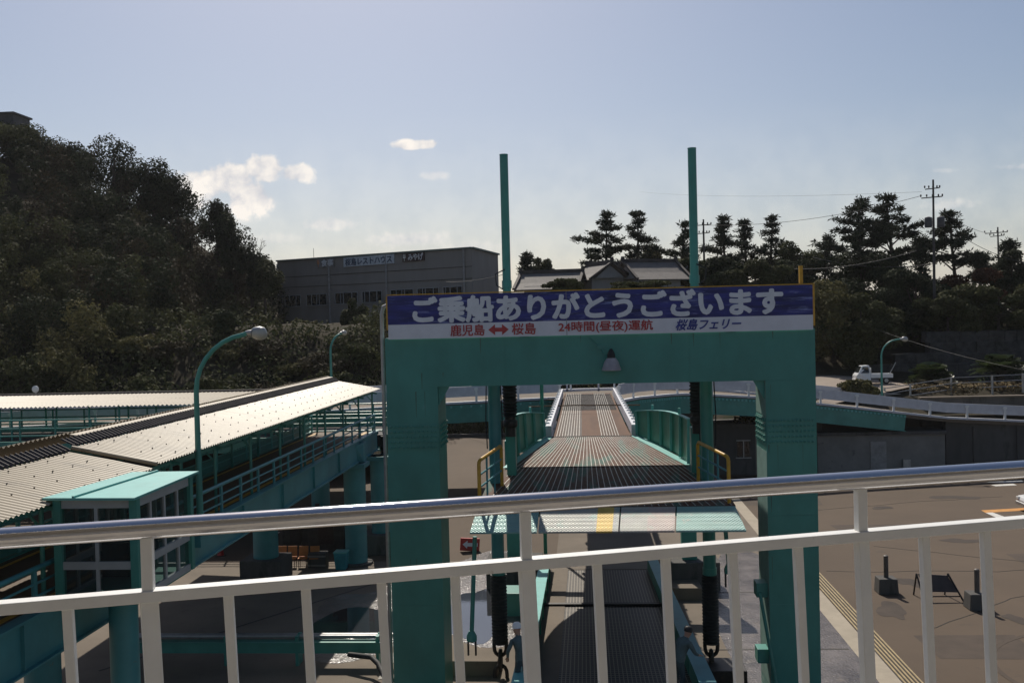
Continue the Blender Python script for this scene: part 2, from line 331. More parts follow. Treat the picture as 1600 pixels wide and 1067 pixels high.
def trunk_mb(base, top, r, rg, limbs=()):
    b = MB(); base = Vector(base); top = Vector(top); pts = []; rr = []
    for i in range(7):
        t = i/6; p = base.lerp(top, t) + Vector((rg.normal()*.12, rg.normal()*.12, 0))*(r*2.2)*(0 < i < 6); pts.append(p); rr.append(r*(1-.78*t)+.02)
    b.tube(pts, rr, 7)
    for (t, q) in limbs:
        p = base.lerp(top, t); q = Vector(q); m = p.lerp(q, .5)+Vector((0, 0, .12*(q-p).length)); b.tube([p, m, q], [r*.42*(1-t*.6)+.02, r*.28*(1-t*.6)+.015, .015], 5)
    return b
def broadleaf(base, h, cw, label, cat='tree', name='broadleaf_tree', seed=1, leaf=None, size=.32, dens=1., group=None, low=.25):
    rg = np.random.default_rng(seed); base = Vector(base); t = empty(name, base, label, cat, group)
    cz = base.z + h*(low+1)/2; rz = h*(1-low)/2; bl = crown_blobs(rg, base.x, base.y, cz, cw/2, cw/2, rz, 13) if cat != 'bush' else [(q[0], q[1], q[2]+rg.normal()*rz*.12)+tuple(q[3:]) for q in crown_blobs(rg, base.x, base.y, cz, cw/1.7, cw/2, rz*1.1, 24, .29)]
    V = leaf_quads(bl, int(380*dens), size, rg); V -= np.array(base)
    np_mesh('crown', V, len(V)//4, leaf or LEAFD, t)
    trunk_mb(base-Vector((0, 0, .4)), base+Vector((0, 0, h*.8)), .03*h, rg, [(.4+.05*i, bl[i][:3]) for i in range(6)]).build('trunk', BARK, t, True)
    return t
def needle_tufts(C_, per, ln, wd, rg):
    """sprays of needle-thin quads round each tuft centre, opening outwards and up"""
    C_ = np.repeat(np.asarray(C_, float), per, 0); n = len(C_); d = rg.normal(size=(n, 3)); d[:, 2] = d[:, 2]*.55+.28; d /= np.linalg.norm(d, axis=1)[:, None]
    L_ = (ln*(.55+.75*rg.random(n)))[:, None]; t = np.cross(d, rg.normal(size=(n, 3))); t /= np.linalg.norm(t, axis=1)[:, None]; t = t*wd*(.6+.8*rg.random(n))[:, None]
    a = C_+rg.normal(size=(n, 3))*.10; return np.stack([a-t*.4, a+d*L_*.55-t, a+d*L_, a+d*L_*.55+t], 1).reshape(-1, 3)
def pine(base, h, cw, label, seed, lo=.35, shape='pad', dens=1., group=None):
    rg = np.random.default_rng(seed); base = Vector(base); t = empty('pine_tree', base, label, 'pine tree', group)
    cw *= 1.5; top = base+Vector((rg.normal()*.05*h, rg.normal()*.03*h, h*.95)); tufts = []; limbs = []; lv = max(8, int(h*(1-lo)/.70)); side = rg.random()*6.28
    for i in range(lv):
        f = i/(lv-1); tt = lo+(1-lo)*f*.98; c = base.lerp(top, tt)
        env = (1.02-f)**.9 if shape == 'cone' else (.70+.30*math.sin(min(1., f*1.5+.12)*math.pi))*(1-.80*f**2.0)
        env *= .8+.4*math.sin(i*2.4+seed)*.5+.12*rg.normal()
        for j in range(int(rg.integers(3, 6))):
            a = side+i*2.1+j*1.05+rg.normal()*.35; r1 = max(.3, cw/2*env*(.45+.65*rg.random())); rise = r1*(.08+.26*rg.random())+.12*rg.normal()
            e = np.array([c.x+math.cos(a)*r1, c.y+math.sin(a)*r1, c.z+rise]); limbs.append((tt*.97, e)); m = np.array([c.x, c.y, c.z+.1])
            nt_ = max(2, int(r1/.42))
            for q in range(nt_):
                g_ = .38+.64*(q+rg.random()*.6)/nt_; p = m+(e-m)*g_
                for _ in range(2): tufts.append(p+np.array([rg.normal()*.24, rg.normal()*.24, abs(rg.normal())*.10]))
    tufts.append(np.array(top))
    V = needle_tufts(tufts, int(13+5*dens), .52, .06, rg)-np.array(base); np_mesh('crown', V, len(V)//4, LEAFP, t)
    trunk_mb(base-Vector((0, 0, .4)), top, .018*h+.05, rg, limbs[::2]).build('trunk', BARK, t, True)
    return t
# ---------------------------------------------------------------- ground and terrain
sheet('ground', [(-1500, -30), (1500, -30), (1500, 2500), (-1500, 2500)], ASPH, 0, kind='structure')
sheet('quay_apron', [(-40, 8), (-1.5, 8), (-1.5, 45.6), (-40, 45.6)], CONC, .004, kind='structure')
sheet('quay_apron', [(-1.5, 8), (8.9, 8), (8.9, 62), (-1.5, 62)], CONC, .006, kind='structure')
sheet('wet_ground', blob_poly(7.2, 35, 2.3, 13, 3, wob=.10), WETC, .010, kind='structure')
sheet('wet_ground', blob_poly(-4.4, 40.5, 2.4, 6.5, 5, wob=.2), WETC, .010, kind='structure')
sheet('wet_ground', blob_poly(-8.6, 37, 2.6, 4.2, 6, wob=.3), WETC, .012, kind='structure')
sheet('puddle', blob_poly(-8.7, 36.1, 1.8, 1.9, 11, wob=.22), PUDD, .016, kind='structure')
sheet('puddle', blob_poly(-4.5, 37.2, 1.0, 3.4, 12, wob=.2), PUDD, .016, kind='structure')
sheet('kerb_strip', [(8.9, 12), (9.58, 12), (9.58, 62), (8.9, 62)], mat('pale_concrete', (.36, .31, .24), .9, var=.15, scale=1, dirt=((.2, .17, .14), .2, 2)), .014, kind='structure')
def smooth(a, b, x): t = np.clip((x-a)/(b-a), 0, 1); return t*t*(3-2*t)
SKYX = np.array([-140, -81, -76, -69, -64.5, -60, -55, -51, -47, -44.5, -42, -38, -34])
SKYZ = np.array([40, 36, 34, 31, 29, 27, 24, 20.5, 17.5, 15, 12.5, 11.4, 11.4])
def terr(X, Y):
    X = np.asarray(X, float); Y = np.asarray(Y, float)
    left = 4.4*smooth(-13, -19, X); right = smooth(7, 13, X)*(4.0 + 1.6*smooth(70, 78, Y))
    sh = left + right
    ys = 74 + 10*smooth(8, 18, X) + 27*(smooth(-20, -13, X)*(1-smooth(5, 11, X))) + 2*np.sin(X*.21)
    ye = ys + 17
    z = sh + (11.4-sh)*smooth(ys, ye, Y)
    hill = np.interp(X, SKYX, SKYZ)-11.4
    z = z + np.maximum(hill, 0)*smooth(80, 126, Y)**.8*(1-smooth(134, 165, Y))
    z = z + .5*np.sin(X*.5)*np.cos(Y*.37)*smooth(76, 95, Y)
    return np.where(sh > .4, z, np.where(z < .7, -.6, z))
gx = np.arange(-150, 131, 2.); gy = np.concatenate([[70.3], np.arange(71, 150, 1.6), np.arange(150, 240, 10)])
GX, GY = np.meshgrid(gx, gy); GZ = terr(GX, GY)
tb = MB(); nx = len(gx); tb.v = [tuple(p) for p in np.stack([GX, GY, GZ], -1).reshape(-1, 3)]
tb.f = [[j*nx+i, j*nx+i+1, (j+1)*nx+i+1, (j+1)*nx+i] for j in range(len(gy)-1) for i in range(nx-1)]; tb.mi = [0]*len(tb.f)
tb.build('hillside', SOIL, smooth=True, kind='structure')
def T(x, y): return float(terr(x, y))
# ---------------------------------------------------------------- ramp gantry
g = empty('ramp_gantry', (.4, 28.3, 0), 'teal steel portal frame with two box columns spanning the vehicle ramp', 'gantry')
CX = ((-5.88, -4.33), (5.27, 6.70))
for x0, x1 in CX:
    b = MB(); b.box(((x0+x1)/2, 29.1, 4.765), (x1-x0, 1.6, 9.53)); c = b.build('column', GANT, g)
    b = MB(); bt = MB()
    b.box(((x0+x1)/2, 28.292, 8.05), (x1-x0-.06, .012, .78))
    xs = x1 if x0 < 0 else x0
    sgn = 1 if x0 < 0 else -1
    b.box((xs+sgn*.01, 29.1, 8.05), (.018, 1.5, .78))
    for i in range(12):
        for j in range(5): bt.lathe((x0+.1+(x1-x0-.2)*i/11, 28.286, 7.74+.155*j), [(.036, 0), (.036, .03), (.018, .042)], 6, (0, -1, 0))
    for i in range(5):
        for j in range(5): bt.lathe((xs+sgn*.014, 28.5+.3*i, 7.74+.155*j), [(.045, 0), (.045, .05), (.02, .06)], 6, (sgn, 0, 0))
    b.build('splice_plate', TEAL, g); bt.build('bolt_rows', TEAL, g)
b = MB(); b.box((.41, 29.1, 10.27), (12.58, 1.6, 1.48)); b.build('cross_beam', GANT, g)
b = MB(); b.box((5.267, 29.1, 4.0), (.008, 1.58, 6.9)); b.box((5.267, 29.1, 9.0), (.008, 1.58, 1.0)); build_each(b, 'lit_side_face', mat('lit_teal_paint', (.20, .34, .30), .8, var=.2, scale=1.5, dirt=((.14, .13, .1), .2, 2)), g)  # paler teal panels put the sunlight on this inner face into the colour
b = MB()
for x, s in ((-4.33, 1), (5.27, -1)): b.prism([(x, 28.42, 9.53), (x+s*.34, 28.42, 9.53), (x, 28.42, 8.95)], (0, .02, 0))
build_each(b, 'haunch_plate', TEAL, g)
for z in (3.35, 1.4):
    b = MB(); b.box((5.10, 28.75, z), (.33, .5, .42)); o = b.build('bracket_box', TEAL, g, bevel=.015)
b = MB(); b.tube([(5.02, 28.47, 3.3), (5.35, 28.22, 1.0), (5.5, 28.2, -.1)], .05, 8); b.build('stay_rod', TEAL, g, True)
b = MB(); b.cyl((5.98, 28.2, 0.02), (5.98, 28.2, .5), .25); b.build('foot_collar', TEAL, g)
# rear machinery frame of the lifting gear, hidden behind the beam but casting the shadow on the deck
b = MB(); b.box((.5, 33.3, 9.95), (7.4, 4.2, .7)); b.box((.5, 33.4, 10.6), (6.0, 2.6, .55)); b.build('machinery_beam', TEAL, g, bevel=.05)
b = MB()
for x in (-2.9, 3.9): b.box((x, 30.55, 9.95), (.5, 1.31, .6))
build_each(b, 'link_beam', TEAL, g)
# rust weeping from the seams and bolts of the gantry, thin weld seams
rs = random.Random(9); b = MB()
for i in range(20):
    if i < 9: x, z0, ln = rs.uniform(-5.8, 6.6), rs.choice((10.95, 10.95, 9.95)), rs.uniform(.1, .5)
    else:
        c_ = CX[i % 2]; x, z0, ln = rs.uniform(c_[0]+.05, c_[1]-.05), rs.choice((7.66, 9.4, 6.2, 4.4)), rs.uniform(.15, .8)
    w_ = rs.uniform(.006, .022); b.prism([(x-w_, 28.2985, z0), (x+w_, 28.2985, z0), (x+w_*.3, 28.2985, z0-ln), (x-w_*.3, 28.2985, z0-ln)], (0, .003, 0))
b.build('rust_streaks', STREAK, g)
b = MB()
for x in (-2.3, 3.1): b.box((x, 28.297, 10.27), (.014, .012, 1.46))
for x0, x1 in CX:
    for z in (9.53, 5.6, 3.0): b.box(((x0+x1)/2, 28.297, z), (x1-x0-.02, .012, .014))
b.build('weld_seams', TEAL, g)
# sign board
s = empty('sign_board', (.44, 28.2, 10.97), 'long blue and white hand-painted board with big white Japanese lettering on the teal frame', 'sign')
b = MB(); b.box((.44, 28.22, 11.19), (12.37, .10, .43)); b.build('white_panel', SIGNW, s)
b = MB(); b.box((.44, 28.22, 11.835), (12.37, .102, .855)); b.build('blue_panel', BLUE, s)
b = MB(); b.box((.44, 28.24, 12.29), (12.42, .12, .03)); b.box((6.655, 28.24, 11.7), (.06, .12, 1.22)); b.box((-5.775, 28.24, 11.75), (.04, .12, 1.0))
b.box((6.33, 28.3, 12.57), (.10, .10, .5)); b.build('yellow_frame', YEL, s)
yS = 28.166
def sgn_txt(name, t, m, u0, u1, vmid, h, dz=0, **k):
    a = atY(u0, vmid, yS); c = atY(u1, vmid, yS)
    return text_on(name, t, m, s, (a.x, yS, dz), (1, 0, 0), (0, 0, 1), c.x-a.x, h, .012, **k)
o = sgn_txt('large_lettering', 'ご乗船ありがとうございます', LETW, 646, 1222, 478, .75, 11.455, fat=.037)
sgn_txt('red_lettering', '鹿児島', REDT, 704, 757, 518, .33, 11.03, fat=.006)
sgn_txt('red_lettering', '桜島', REDT, 800, 837, 517, .33, 11.035, fat=.006)
sgn_txt('red_lettering', '24時間(昼夜)運航', REDT, 873, 1020, 513, .34, 11.035, fat=.006)
sgn_txt('blue_lettering', '桜島フェリー', BLUET, 1056, 1158, 508, .31, 11.05, fat=.008, shear=.3)
b = MB(); x0 = atY(763, 517, yS).x; x1 = atY(795, 517, yS).x; zc = 11.19; q = .16
P = [(x0, zc), (x0+.2, zc+q), (x0+.2, zc+.06), (x1-.2, zc+.06), (x1-.2, zc+q), (x1, zc), (x1-.2, zc-q), (x1-.2, zc-.06), (x0+.2, zc-.06), (x0+.2, zc-q)]
b.prism([(x, yS-.004, z) for x, z in P], (0, .010, 0)); b.build('double_arrow', REDT, s)
b = MB()
for x in (-.45,): b.box((x, yS-.002, 11.61), (.018, .012, 1.27))
b.build('panel_joint', mat('sign_joint', (.2, .2, .22), .8), s)
# floodlight under the sign
f = empty('floodlight', (.82, 28.1, 10.2), 'grey cone-shaped floodlight hanging on the front of the teal cross beam', 'lamp')
b = MB(); b.lathe((.82, 28.02, 9.93), [(.275, 0), (.285, .02), (.20, .26), (.13, .36)], 20); b.build('lamp_shade', mat('grey_enamel', (.34, .32, .34), .5), f, True)
b = MB(); b.lathe((.82, 28.02, 10.28), [(.12, 0), (.11, .12), (.07, .22), (.03, .28)], 14); b.build('lamp_cap', IRON, f, True)
b = MB(); b.tube([(.79, 28.02, 10.45), (.6, 28.12, 10.4), (.48, 28.28, 10.62)], .018, 6); b.tube([(.48, 28.25, 10.62), (.36, 28.25, 10.75), (.2, 28.27, 10.9)], .012, 6); b.box((.5, 28.24, 10.6), (.14, .1, .12)); b.build('bracket', TEAL, f)
# drain pipe on the left column
b = MB(); pp = [(-5.99, 28.45, z) for z in (0, 4, 8, 11.2, 11.75)]+[(-5.93, 28.45, 11.95), (-5.8, 28.45, 12.0)]
b.tube(pp, .06, 8); tag(b.build('conduit_pipe', GALV, None, True), 'thin grey vertical pipe with bent top beside the left column', 'pipe')
# lifting posts: pole above the beam, black bellows and post below
for (u, vt, x, lab) in ((787, 243, None, 'tall teal pole rising behind the sign above the hiragana, left of two'), (1081, 233, None, 'tall teal pole rising behind the sign, right of two and slightly taller')):
    p = atY(u, vt, 31.0); xx = p.x; t = empty('lifting_pole', (xx, 31, 6.4), lab, 'pole', 'lifting poles behind the gantry')
    b = MB(); b.cyl((xx, 31, 9.2), (xx, 31, p.z), .135, 14); b.lathe((xx, 31, p.z), [(.14, 0), (.14, .03)], 14); b.cyl((xx, 31, 12.5), (xx, 31, 12.75), .16, 14); b.build('pole', TEAL, t, True)
    b = MB(); b.lathe((xx, 31, 8.35), [(.20 if i % 2 else .25, i*.055) for i in range(23)], 16); b.build('bellows', RUBBER, t, True)
    b = MB(); b.cyl((xx, 31, 7.7), (xx, 31, 8.4), .17, 12); b.lathe((xx, 31, 8.0), [(.2, 0), (.24, .05), (.24, .2), (.2, .25)], 12); b.build('coupling', IRON, t, True)
    b = MB(); b.box((xx+(-.02), 31.6, 7.1), (.3, .5, 1.5)); b.build('ramp_post', TEAL, t, bevel=.02)
    b = MB(); sg = -1 if u < 900 else 1; b.tube([(xx+sg*.1, 30.8, 12.45), (xx+sg*.32, 30.8, 12.6), (xx+sg*.35, 30.8, 12.95), (xx+sg*.05, 30.85, 13.1)], .022, 6); b.build('hose', RUBBER, t)
# guide columns with sleeved chain
def chain_mb(x, y, z, n, ln, w, r):
    b = MB()
    for i in range(n):
        c = Vector((x, y, z - i*(ln-2.6*r))); ax = Vector((1, 0, 0)) if i % 2 == 0 else Vector((0, 1, 0)); pts = []
        for k in range(17):
            a = 2*math.pi*k/16; pts.append(c + ax*(w*math.cos(a)) + Vector((0, 0, math.copysign(abs(math.sin(a))**.75, math.sin(a))*ln*.5)))
        b.tube(pts, r, 7, False)
    return b
for (u, lab) in ((774, 'left hanging column ending in a black ribbed sleeve and heavy chain'), (1105, 'right hanging column ending in a black ribbed sleeve and heavy chain')):
    xx = atY(u, 700, 30.5).x; t = empty('guide_column', (xx, 30.5, .3), lab, 'column', 'guide columns with chains')
    zb = atY(u, 895, 30.5).z; ze = atY(u, 1004, 30.5).z
    b = MB(); b.cyl((xx, 30.5, zb), (xx, 30.5, 9.62), .20, 16); b.build('tube', TEALB if u < 900 else TEAL, t, True)
    b = MB(); b.cyl((xx, 30.5, zb-.05), (xx, 30.5, zb+.18), .225, 16); b.build('collar', TEAL, t, True)
    b = MB(); b.lathe((xx, 30.5, ze), [((.235 if i % 2 else .268), i*(zb-ze-.04)/42) for i in range(43)], 16); b.build('bellows', RUBBER, t, True)
    chain_mb(xx, 30.5, ze-.08, 4, .64, .20, .062).build('chain', IRON, t, True)
    b = MB()
    for k in (-1, 1): b.tube([(xx+k*.235, 30.3, 7.4), (xx+k*.26, 30.3, 8.4), (xx+k*.22, 30.35, 9.6)], .02, 5)
    build_each(b, 'cable', RUBBER, t)
for (u, lab) in ((795, 'left anchor block under the chain'), (1105, 'right anchor block under the chain')): pass
# ---------------------------------------------------------------- vehicle ramp
r = empty('vehicle_ramp', (.4, 33, 6.3), 'upper vehicle ramp with ribbed rusty deck fanning out towards the ship between green wing panels', 'ramp')
ST = [(27.5, -3.16, 4.22, 6.06), (31.2, -3.10, 4.15, 6.36), (32.4, -2.55, 3.42, 6.46), (39.0, -1.33, 1.90, 6.69)]
b = MB()
for (y0, a0, c0, z0), (y1, a1, c1, z1) in zip(ST, ST[1:]):
    b.add([(a0, y0, z0), (c0, y0, z0), (c1, y1, z1), (a1, y1, z1), (a0, y0, z0-.18), (c0, y0, z0-.18), (c1, y1, z1-.18), (a1, y1, z1-.18)], [(0, 1, 2, 3), (4, 7, 6, 5), (0, 4, 5, 1), (1, 5, 6, 2), (2, 6, 7, 3), (3, 7, 4, 0)])
b.build('fan_deck', DECK, r)
b = MB()
for k in range(38):
    f = (k+.5)/38
    pts = []
    for (y, a, c, z) in ST:
        q = (39-y)/6.6; aa = -1.33-1.22*q; cc = 1.90+1.52*q; x = lerp(aa+.12, cc-.12, f)
        pts.append((x, y+.01, z+.006, a+.03 < x < c-.03))
    for p0, p1 in zip(pts, pts[1:]):
        if p0[3] and p1[3]: b.bar(p0[:3], p1[:3], .022, .018)
b.build('traction_bars', BARS, r)
b = MB(); b.bar((-2.62, 32.4, 6.475), (3.5, 32.4, 6.475), .05, .02); b.bar((-1.33, 38.95, 6.71), (1.9, 38.95, 6.71), .06, .02); build_each(b, 'joint_strip', IRON, r)
b = MB()
for s0 in (0, 1):
    i = 1 if s0 == 0 else 2
    p0 = Vector((ST[2][i], ST[2][0], ST[2][3]+.012)); p1 = Vector((ST[3][i], ST[3][0], ST[3][3]+.012)); d = .26*(1 if s0 else -1)
    b.add([p0-Vector((d*.2, 0, 0)), p0+Vector((d, 0, 0)), p1+Vector((d, 0, 0)), p1-Vector((d*.2, 0, 0))], [(0, 1, 2, 3)])
b.build('edge_plate', TEALL, r)
b = MB()
for x in (-2.4, -.8, .4, 1.6, 3.4): b.bar((x, 27.7, 5.68), (lerp(.4, x, .45), 38.9, 6.3), .22, .5)
for y in (28.2, 31, 34, 37): b.bar((-2.6, y, 5.8+.05*(y-28)), (3.5, y, 5.8+.05*(y-28)), .2, .3) if y < 32 else b.bar((-1.7, y, 6.15), (2.4, y, 6.15), .2, .3)
build_each(b, 'under_girder', TEAL, r)
# wing panels
for sd, lab in ((0, 'left'), (1, 'right')):
    if sd == 0: n0, n1, f0, f1 = (-2.62, 32.5, 6.47), (-2.68, 32.5, 8.05), (-1.66, 39, 6.7), (-1.70, 39, 7.68)
    else: n0, n1, f0, f1 = (3.50, 32.5, 6.47), (3.54, 32.5, 8.0), (2.15, 39, 6.7), (2.13, 39, 7.7)
    bow = .22*(-1 if sd == 0 else 1)
    def wp(t, k): p = vl(n0, f0, t).lerp(vl(n1, f1, t), k); p.x += bow*math.sin(t*math.pi); p.z += .12*math.sin(t*math.pi)*k; return p
    b = MB(); out = Vector((.03*(-1 if sd == 0 else 1), 0, 0))
    for i in range(8):
        a, c = i/8, (i+1)/8
        b.add([wp(a, 0), wp(c, 0), wp(c, 1), wp(a, 1), wp(a, 0)+out, wp(c, 0)+out, wp(c, 1)+out, wp(a, 1)+out], [(0, 1, 2, 3), (4, 7, 6, 5), (0, 4, 5, 1), (3, 2, 6, 7), (0, 3, 7, 4), (1, 5, 6, 2)])
    w = b.build('wing_panel', GREEN, r)
    b = MB(); inn = Vector((.05*(1 if sd == 0 else -1), 0, 0))
    for t in (0, .2, .4, .6, .8, 1): b.bar(wp(t, .02)+inn, wp(t, .985)+inn, .045, .09, (1, 0, 0))
    build_each(b, 'stiffener', TEALL, w)
    b = MB()
    for i in range(8): b.bar(wp(i/8, 1)+inn*.4, wp((i+1)/8, 1)+inn*.4, .16, .03)
    b.build('top_flange', TEALL, w)
    b = MB()
    for t in (.25, .75): b.cyl(wp(t, 1), wp(t, 1)+Vector((0, 0, .22)), .05, 10)
    build_each(b, 'pin', TEALL, w)
# hinged flaps
hy, hz_, ty, tz = 27.46, 6.05, 26.3, 5.62
xh = [-3.16, -1.33, .98, 2.55, 4.22]; xt = [atY(733, 835, ty).x, atY(840, 832, ty).x, atY(967, 829, ty).x, atY(1055, 826, ty).x, atY(1167, 822, ty).x]
fm = [[(0, 1, CHK_T)], [(0, .72, CHK_W), (.72, .92, CHK_Y), (.92, 1, CHK_W)], [(0, .5, CHK_W), (.5, 1, CHK_P)], [(0, 1, CHK_T)]]
for k in range(4):
    ms = []; b = MB()
    for (f0, f1, m) in fm[k]:
        if m not in ms: ms.append(m)
        b.cur = ms.index(m); g0 = .02 if f0 == 0 else 0; g1 = .02 if f1 == 1 else 0
        a = lerp(xh[k], xh[k+1], f0)+g0; c = lerp(xh[k], xh[k+1], f1)-g1; d = lerp(xt[k], xt[k+1], f0)+g0; e = lerp(xt[k], xt[k+1], f1)-g1
        b.add([(a, hy, hz_), (c, hy, hz_), (e, ty, tz), (d, ty, tz), (a, hy, hz_-.05), (c, hy, hz_-.05), (e, ty, tz-.05), (d, ty, tz-.05)], [(0, 3, 2, 1), (4, 5, 6, 7), (3, 7, 6, 2), (0, 1, 5, 4)]+([(0, 4, 7, 3)] if f0 == 0 else [])+([(1, 2, 6, 5)] if f1 == 1 else []))
    b.build('flap', ms, r)
b = MB(); b.cyl((-3.1, 27.5, 5.98), (4.2, 27.5, 5.98), .06, 10); b.build('hinge_bar', IRON, r)
# far lane of the ramp
fl = empty('ramp_lane', (.3, 50, 6.5), 'narrow ribbed ramp lane with rusty wheel tracks and white kerbs leading up to the road', 'ramp')
def lz(y): return lerp(6.69, 6.42, (y-39)/25)
b = MB(); xs_ = (-1.30, -1.12, -.12, .68, 1.40, 1.86)
for i, (xa_, xb_) in enumerate(zip(xs_, xs_[1:])):
    b.cur = (1, 0, 1, 0, 1)[i]; b.add([(xa_, 39.02, 6.685), (xb_, 39.02, 6.685), (xb_, 66, 6.40), (xa_, 66, 6.40)], [(0, 1, 2, 3)])
b.cur = 0; b.add([(-1.30, 39.02, 6.685), (1.86, 39.02, 6.685), (1.86, 66, 6.40), (-1.30, 66, 6.40), (-1.3, 39.02, 6.2), (1.86, 39.02, 6.2), (1.86, 66, 5.9), (-1.3, 66, 5.9)], [(4, 7, 6, 5), (0, 4, 5, 1), (1, 5, 6, 2), (2, 6, 7, 3), (3, 7, 4, 0)]); b.build('lane_deck', [RUSTY, RUSTB], fl)
b = MB()
for k in range(26):
    x = -1.2+2.98*(k+.5)/26
    if -.12 < x < .68 or x > 1.4: continue
    b.bar((x, 39.2, 6.69), (x, 65.5, 6.41), .028, .018)
for k in range(44): y = 52+.3*k; b.bar((-1.2, y, lz(y)+.01), (1.76, y, lz(y)+.01), .03, .02)
b.build('traction_bars', BARS, fl)
for x, e in ((-1.42, -1), (1.98, 1)):
    b = MB(); b.bar((x, 39.4, 6.88), (x, 64, 6.62), .12, .42); b.bar((x+e*.05, 39.1, 7.10), (x+e*.05, 64, 6.84), .22, .08); b.box((x+e*.10, 39.15, 6.88), (.36, .12, .52)); k_ = b.build('side_kerb', GREYW, fl, bevel=.01)
    b = MB()
    for i in range(17): y = 40+1.45*i; b.box((x+e*.12, y, lz(y)+.46), (.18, .12, .12))
    build_each(b, 'kerb_bolt', WHITE, k_)
b = MB(); b.bar((-1.35, 64.3, 6.75), (1.9, 64.3, 6.75), .1, .12); b.box((-1.1, 64.3, 6.9), (.12, .1, .5)); b.box((1.0, 64.3, 6.9), (.12, .1, .5)); b.build('stop_rail', GREYW, fl)
b = MB()
for x in (-1.1, 1.66): b.bar((x, 39.2, 5.9), (x, 64, 5.7), .3, .7)
for y in (45, 54): b.box((.28, y, 5.5), (3.2, .4, .5))
build_each(b, 'under_girder', TEAL, fl)
b = MB(); b.tube([(-2.9, 50, 6.97), (-.5, 50, 7.0), (2.9, 50, 6.95)], .035, 6); tag(b.build('barrier_chain', mat('rusty_cable', (.16, .10, .05), .8), None, True), 'rusty horizontal cable strung across the far ramp lane', 'cable')
b = MB(); b.cyl((-2.05, 47, 0), (-2.05, 47, 9.4), .09, 10); tag(b.build('thin_post', GREEN, None, True), 'thin green vertical post left of the far ramp lane', 'post')
# ramp piers
for (x, y, lab) in ((-3.15, 41.5, 'teal post on a dark plinth under the left side of the ramp'), (4.3, 41.0, 'teal post on a dark plinth under the right side of the ramp')):
    t = empty('ramp_pier', (x, y, 0), lab, 'pier', 'piers under the ramp')
    b = MB(); b.box((x, y, 3.75), (.62, .62, 5.1)); b.build('post', TEAL, t, bevel=.03)
    b = MB(); b.box((x, y, .6), (2.4, 1.5, 1.2)); b.build('plinth', CONCD, t, bevel=.03)
b = MB(); b.bar((-3.0, 41.3, 6.05), (4.2, 41, 6.05), .5, .5); tag(b.build('cross_girder', TEAL), 'teal cross girder carrying the ramp on its two piers', 'girder')
# suspension rods of the flaps
for (a, c, lab) in ((atY(742, 838, 27.6), atY(737, 990, 27.6), 'thin teal rod with forked shackle hanging below the left flap'), (atY(1133, 822, 29.5), atY(1139, 885, 29.5), 'short teal rod hanging below the right flap')):
    t = empty('tie_rod', c, lab, 'rod', 'rods under the flaps')
    b = MB(); b.cyl(a, c, .065, 10); b.build('rod', TEAL, t, True)
    b = MB(); b.lathe(c-Vector((0, 0, .25)), [(.05, 0), (.15, .06), (.15, .2), (.08, .34)], 12); b.build('fork_head', TEAL, t, True)
    b = MB()
    for k in (-1, 1): b.bar(c+Vector((k*.11, 0, -.2)), c+Vector((k*.11, 0, -.62)), .05, .07)
    build_each(b, 'shackle', IRON, t)
# yellow hand rails at the ramp mouth
for (sx, lab) in ((-1, 'yellow-topped hand rail on the left edge of the ramp mouth'), (1, 'yellow-topped hand rail on the right edge of the ramp mouth')):
    P0 = atY(748, 720, 27.75) if sx < 0 else atY(1138, 714, 27.75); P1 = atY(783, 696, 30.0) if sx < 0 else atY(1090, 690, 30.0)
    t = empty('hand_rail', (P0.x, P0.y, 6.1), lab, 'railing', 'yellow hand rails of the ramp')
    d = (P1-P0).normalized()
    b = MB(); b.tube([(P0.x, P0.y, 6.0), P0-Vector((0, 0, .12)), P0-Vector((0, 0, .04))+d*.03, P0+d*.12, P1-d*.1, P1-Vector((0, 0, .1)), (P1.x, P1.y, 6.25)], .055, 10); b.build('yellow_rail', YEL, t, True)
    b = MB()
    for dz in (.42, .78): b.cyl((P0.x, P0.y, P0.z-dz), (P1.x, P1.y, P1.z-dz), .03, 8)
    for q in (.33, .66): pp = P0.lerp(P1, q); b.cyl(pp, (pp.x, pp.y, 6.1), .03, 8)
    b.build('mid_rail', TEALB, t, True)
# ---------------------------------------------------------------- lower ramp
lr = empty('lower_ramp', (.55, 32, 1.6), 'lower steel ramp with grating deck between two teal edge beams, under the upper ramp', 'ramp')
def lwz(y): return lerp(2.25, .95, (y-24)/17.5)
ya, yb = 21.0, 41.5
def lx(y, k): return (lerp(-1.72, -1.78, (y-24)/17.5), lerp(2.85, 2.72, (y-24)/17.5))[k]
b = MB(); b.add([(-1.6, ya, lwz(ya)-.35), (2.75, ya, lwz(ya)-.35), (2.75, yb, lwz(yb)-.35), (-1.6, yb, lwz(yb)-.35)]+[(x, y, z-.2) for x, y, z in ((-1.6, ya, lwz(ya)-.35), (2.75, ya, lwz(ya)-.35), (2.75, yb, lwz(yb)-.35), (-1.6, yb, lwz(yb)-.35))], [(0, 1, 2, 3), (4, 7, 6, 5), (0, 4, 5, 1), (1, 5, 6, 2), (2, 6, 7, 3), (3, 7, 4, 0)]); b.build('grating_deck', GRATE, lr)
b = MB(); b.add([(-1.55, ya, lwz(ya)-.33), (-.85, ya, lwz(ya)-.33), (-.85, yb, lwz(yb)-.33), (-1.55, yb, lwz(yb)-.33)], [(0, 1, 2, 3)]); b.build('walkway_strip', CONC, lr)
